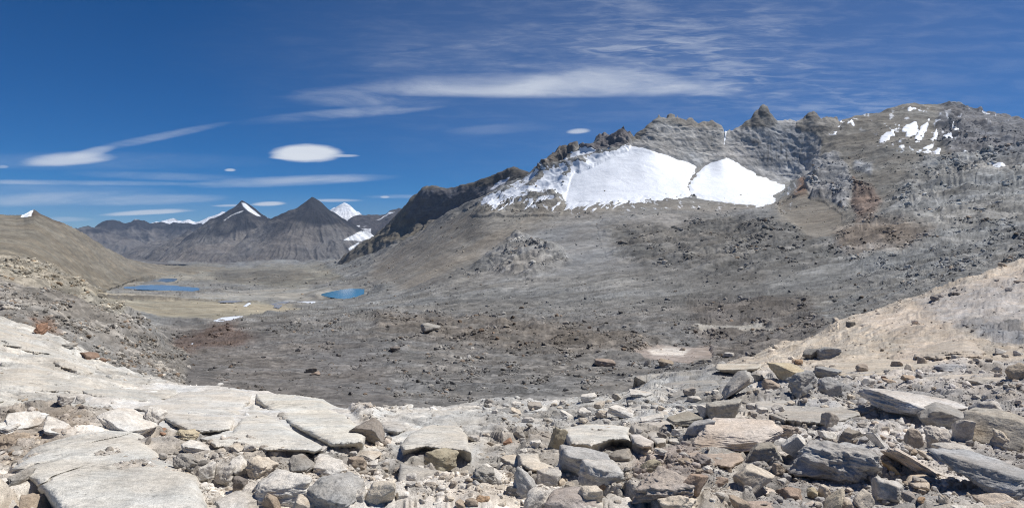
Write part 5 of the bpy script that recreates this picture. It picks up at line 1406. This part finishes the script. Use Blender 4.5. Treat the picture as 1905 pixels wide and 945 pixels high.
# ---- rubble: far too many to count
def ico(sub):
    t = (1 + 5 ** .5) / 2
    v = np.array([(-1,t,0),(1,t,0),(-1,-t,0),(1,-t,0),(0,-1,t),(0,1,t),(0,-1,-t),(0,1,-t),(t,0,-1),(t,0,1),(-t,0,-1),(-t,0,1)], float)
    f = [(0,11,5),(0,5,1),(0,1,7),(0,7,10),(0,10,11),(1,5,9),(5,11,4),(11,10,2),(10,7,6),(7,1,8),(3,9,4),(3,4,2),(3,2,6),(3,6,8),(3,8,9),(4,9,5),(2,4,11),(6,2,10),(8,6,7),(9,8,1)]
    v /= np.linalg.norm(v, axis=1)[:, None]; v = list(map(tuple, v))
    for _ in range(sub):
        mid = {}; nf = []
        def m(a, b):
            k = (min(a, b), max(a, b))
            if k not in mid:
                p = np.array(v[a]) + np.array(v[b]); p /= np.linalg.norm(p); mid[k] = len(v); v.append(tuple(p))
            return mid[k]
        for a, b, c in f:
            ab, bc, ca = m(a, b), m(b, c), m(c, a)
            nf += [(a, ab, ca), (b, bc, ab), (c, ca, bc), (ab, bc, ca)]
        f = nf
    return np.array(v), np.array(f, np.int32)


def rubble(name, pos, size, cols, sub, mat, label, seed, flat=(.35, .8)):
    rs = np.random.RandomState(seed)
    V, F = ico(sub)
    bases = []
    for k in range(20):
        ns = rs.normal(size=(9, 3)); ns /= np.linalg.norm(ns, axis=1)[:, None]; hs = rs.uniform(.6, 1.0, 9)
        ns = np.concatenate([ns, [(1,0,0),(-1,0,0),(0,1,0),(0,-1,0),(0,0,1),(0,0,-1)]]); hs = np.concatenate([hs, rs.uniform(.8, 1, 6)])
        r = ((np.clip(V @ ns.T, 0, None) / hs) ** 16).sum(1) ** (-1 / 16)
        bases.append(V * r[:, None] * rs.uniform(.94, 1.06, (len(V), 1)))
    bases = np.array(bases)
    n = len(pos); k = rs.randint(0, 20, n)
    B = bases[k]
    sc_ = np.stack([rs.uniform(.8, 1.25, n), rs.uniform(.6, 1.0, n), rs.uniform(*flat, n)], -1) * size[:, None] / 2
    B = B * sc_[:, None, :]
    th = rs.uniform(0, 6.28, n); ti = rs.normal(0, .3, n); tj = rs.normal(0, .3, n)
    def rot(B, a, i, j):
        c, s = np.cos(a)[:, None], np.sin(a)[:, None]
        x, y = B[..., i].copy(), B[..., j].copy()
        B[..., i] = x * c - y * s; B[..., j] = x * s + y * c
    rot(B, ti, 1, 2); rot(B, tj, 0, 2); rot(B, th, 0, 1)
    P = B + (pos + np.stack([0 * size, 0 * size, sc_[:, 2] * .35], -1))[:, None, :]
    FA = (F[None] + (np.arange(n) * len(V))[:, None, None]).reshape(-1, 3)
    C = np.repeat(cols, len(V), axis=0)
    o = link_mesh(name, P.reshape(-1, 3), FA, mat, smooth=False, kind="stuff", col=C)
    return tag(o, label, "rubble")

rs = np.random.RandomState(5)
def pick(P, W, n, gamma=1.0):
    w = W.ravel().astype(float); c = np.cumsum(w); c /= c[-1]
    idx = np.searchsorted(c, rs.rand(n))
    return np.clip(idx, 0, len(w) - 1)

def near_rubble():
    vis = (nt[:, None] > 1.0) & (nt[:, None] < 5.0) & (NX > -80) & (NX < 1985)
    dens = (.04 + np.clip(broken, 0, 1) ** 2) * vis * (0.25 + sstep(-.1, .3, fbm(NX / 50, NY / 25, 0 * NX, 4, 151)) * 1.2)
    dens *= 1 + 1.5 * sstep(845, 870, NY) + 1.2 * sstep(1400, 1500, NX) * sstep(690, 720, NY)
    dens *= np.where(nt[:, None] > 4, .5, 1) * np.where((NX > 1400) & (NY < 690), 2.4, 1)
    n = 42000
    idx = pick(NP, dens, n)
    p = NP.reshape(-1, 3)[idx]; d = ND.ravel()[idx]
    s = np.clip(1.9 * (1 - rs.rand(n)) ** (-1 / 2.0), 0, 18) * K * d
    base = ncol.reshape(-1, 3)[idx]
    tone = rs.choice(5, n, p=[.45, .2, .15, .12, .08])
    mult = np.array([(1.04,1.04,1.04),(1.2,1.2,1.2),(.85,.81,.76),(.72,.7,.68),(1.05,.95,.83)])[tone] * rs.uniform(.8, 1.15, (n, 1))
    rubble("rubble", p, s, base * mult, 1, M_stone, "loose grey and tan stones scattered over the foreground bedrock", 61)
near_rubble()

def far_rubble(lo, hi, n, a, smax, colr_mul, seed, label, clump=1, sub=0):
    r_ = sstep(.05, .22, ROU)
    vis = (tt[:, None] >= lo) & (tt[:, None] < hi) & (PX > -60) & (PX < 1965)
    cl = sstep(-.1, .35, fbm(PX / 45, PY / 12, 0 * PX, 5, 171))
    dens = vis * (.10 + r_) * (.05 + cl) * (1 + 2.2 * (PX < 345) * (tt[:, None] < 3.2))
    if clump > 1: dens = dens * (r_ > .4) * cl ** clump
    for _, poly_, _, _ in M_lakes: dens = dens * (poly_sd(PX, PY, poly_) < -1.5)
    idx = pick(PF, dens, n)
    p = PF.reshape(-1, 3)[idx]; d = D.ravel()[idx]
    s = np.clip(a * (1 - rs.rand(n)) ** (-1 / 2.1), 0, smax) * K * d
    base = COL.reshape(-1, 3)[idx]
    tone = rs.choice(4, n, p=[.50, .34, .07, .09])
    mult = np.array([(1,1,1),(1.45,1.43,1.38),(.6,.57,.53),(1.05,.86,.7)])[tone] * rs.uniform(.8, 1.2, (n, 1))
    rubble("rubble", p, s, base * mult * colr_mul, sub, M_stone_far, label, seed)
far_rubble(1, 4.5, 52000, 1.5, 13, 1.0, 81, "dark broken stones littering the moraine basin and the left bank")
far_rubble(4.5, 7.4, 26000, 1.1, 7, 1.0, 82, "countless boulders on the scree slopes below the snow")

far_rubble(1.4, 7.0, 18000, 2.8, 12, 1.25, 83, "blocky boulders heaped along the moraine ridges of the basin", 2, 1)

# ---- snow and ice lying in the valley
M_ice = plain_material("ice", (.74, .77, .82), .45, .05, .06)
M_silt = plain_material("silt_water", (.30, .33, .40), .12, .05, .1)
def far_z(px, py):
    j = int(np.searchsorted(FC, px)); k = np.argmax(fpy[:, j] <= py); return PF[k, j]
patches = [
 ("snow_patch", [(395,597),(412,591),(436,588.5),(462,588),(450,593),(425,597),(402,599)], M_ice, "largest long snow patch at the near edge of the tan sand plain"),
 ("snow_patch", [(546,564),(560,561),(588,561),(584,565),(562,566)], M_ice, "flat white snow patch left of the turquoise lake"),
 ("snow_patch", [(452,570),(462,563),(474,562),(466,566),(458,571)], M_ice, "small comma-shaped snow patch on the sand plain"),
 ("snow_patch", [(664,570),(670,564),(680,568),(675,569),(680,575)], M_ice, "tiny star-shaped snow patch below the turquoise lake"),
 ("stream", [(499,567),(520,562),(538,556.5),(544,560),(530,566),(520,574),(508,573),(511,568)], M_silt, None),
 ("stream", [(404,561),(420,559),(452,560),(436,563),(412,563)], M_silt, None),
 ("snow_patch", [(365,622),(369,622),(374,628),(370,628)], M_ice, "upper short streak of snow in the rust-brown hollow"),
 ("snow_patch", [(352,634),(357,629),(363,636),(358,641),(349,638)], M_ice, "lower forked streak of snow in the rust-brown hollow"),
]
for nm, poly, m, lab in patches:
    c = np.mean(poly, 0); P0 = far_z(*c)
    b = np.array(poly); x0, y0 = b.min(0) - 2; x1, y1 = b.max(0) + 2
    gx, gy = np.meshgrid(np.linspace(x0, x1, 70), np.linspace(y0, y1, 30))
    sd = poly_sd(gx, gy, poly) + .6 * fbm(gx / 5, gy / 2, 0 * gx, 3, 5)
    jj = np.clip(np.searchsorted(FC, gx.ravel()), 0, len(FC) - 1)
    dd = np.array([np.interp(yv, fpy[::-1, j][-600:] if False else PY[:, j][(tt > 1) & (tt < 7)][::-1], D[:, j][(tt > 1) & (tt < 7)][::-1]) for yv, j in zip(gy.ravel(), jj)]).reshape(gx.shape)
    th = np.clip(sd, -1, 2) * .8
    P = world(gx, gy, dd * .975); P[..., 2] += th * dd * K * .6 + .4 * dd * K
    msk = (sd[:-1, :-1] > -.2) & (sd[1:, 1:] > -.2)
    o = submesh(nm, P, grid_faces(*gx.shape), msk, m)
    if lab: tag(o, lab, "snow patch", "snow patches left in the valley")
    else: o["kind"] = "structure"
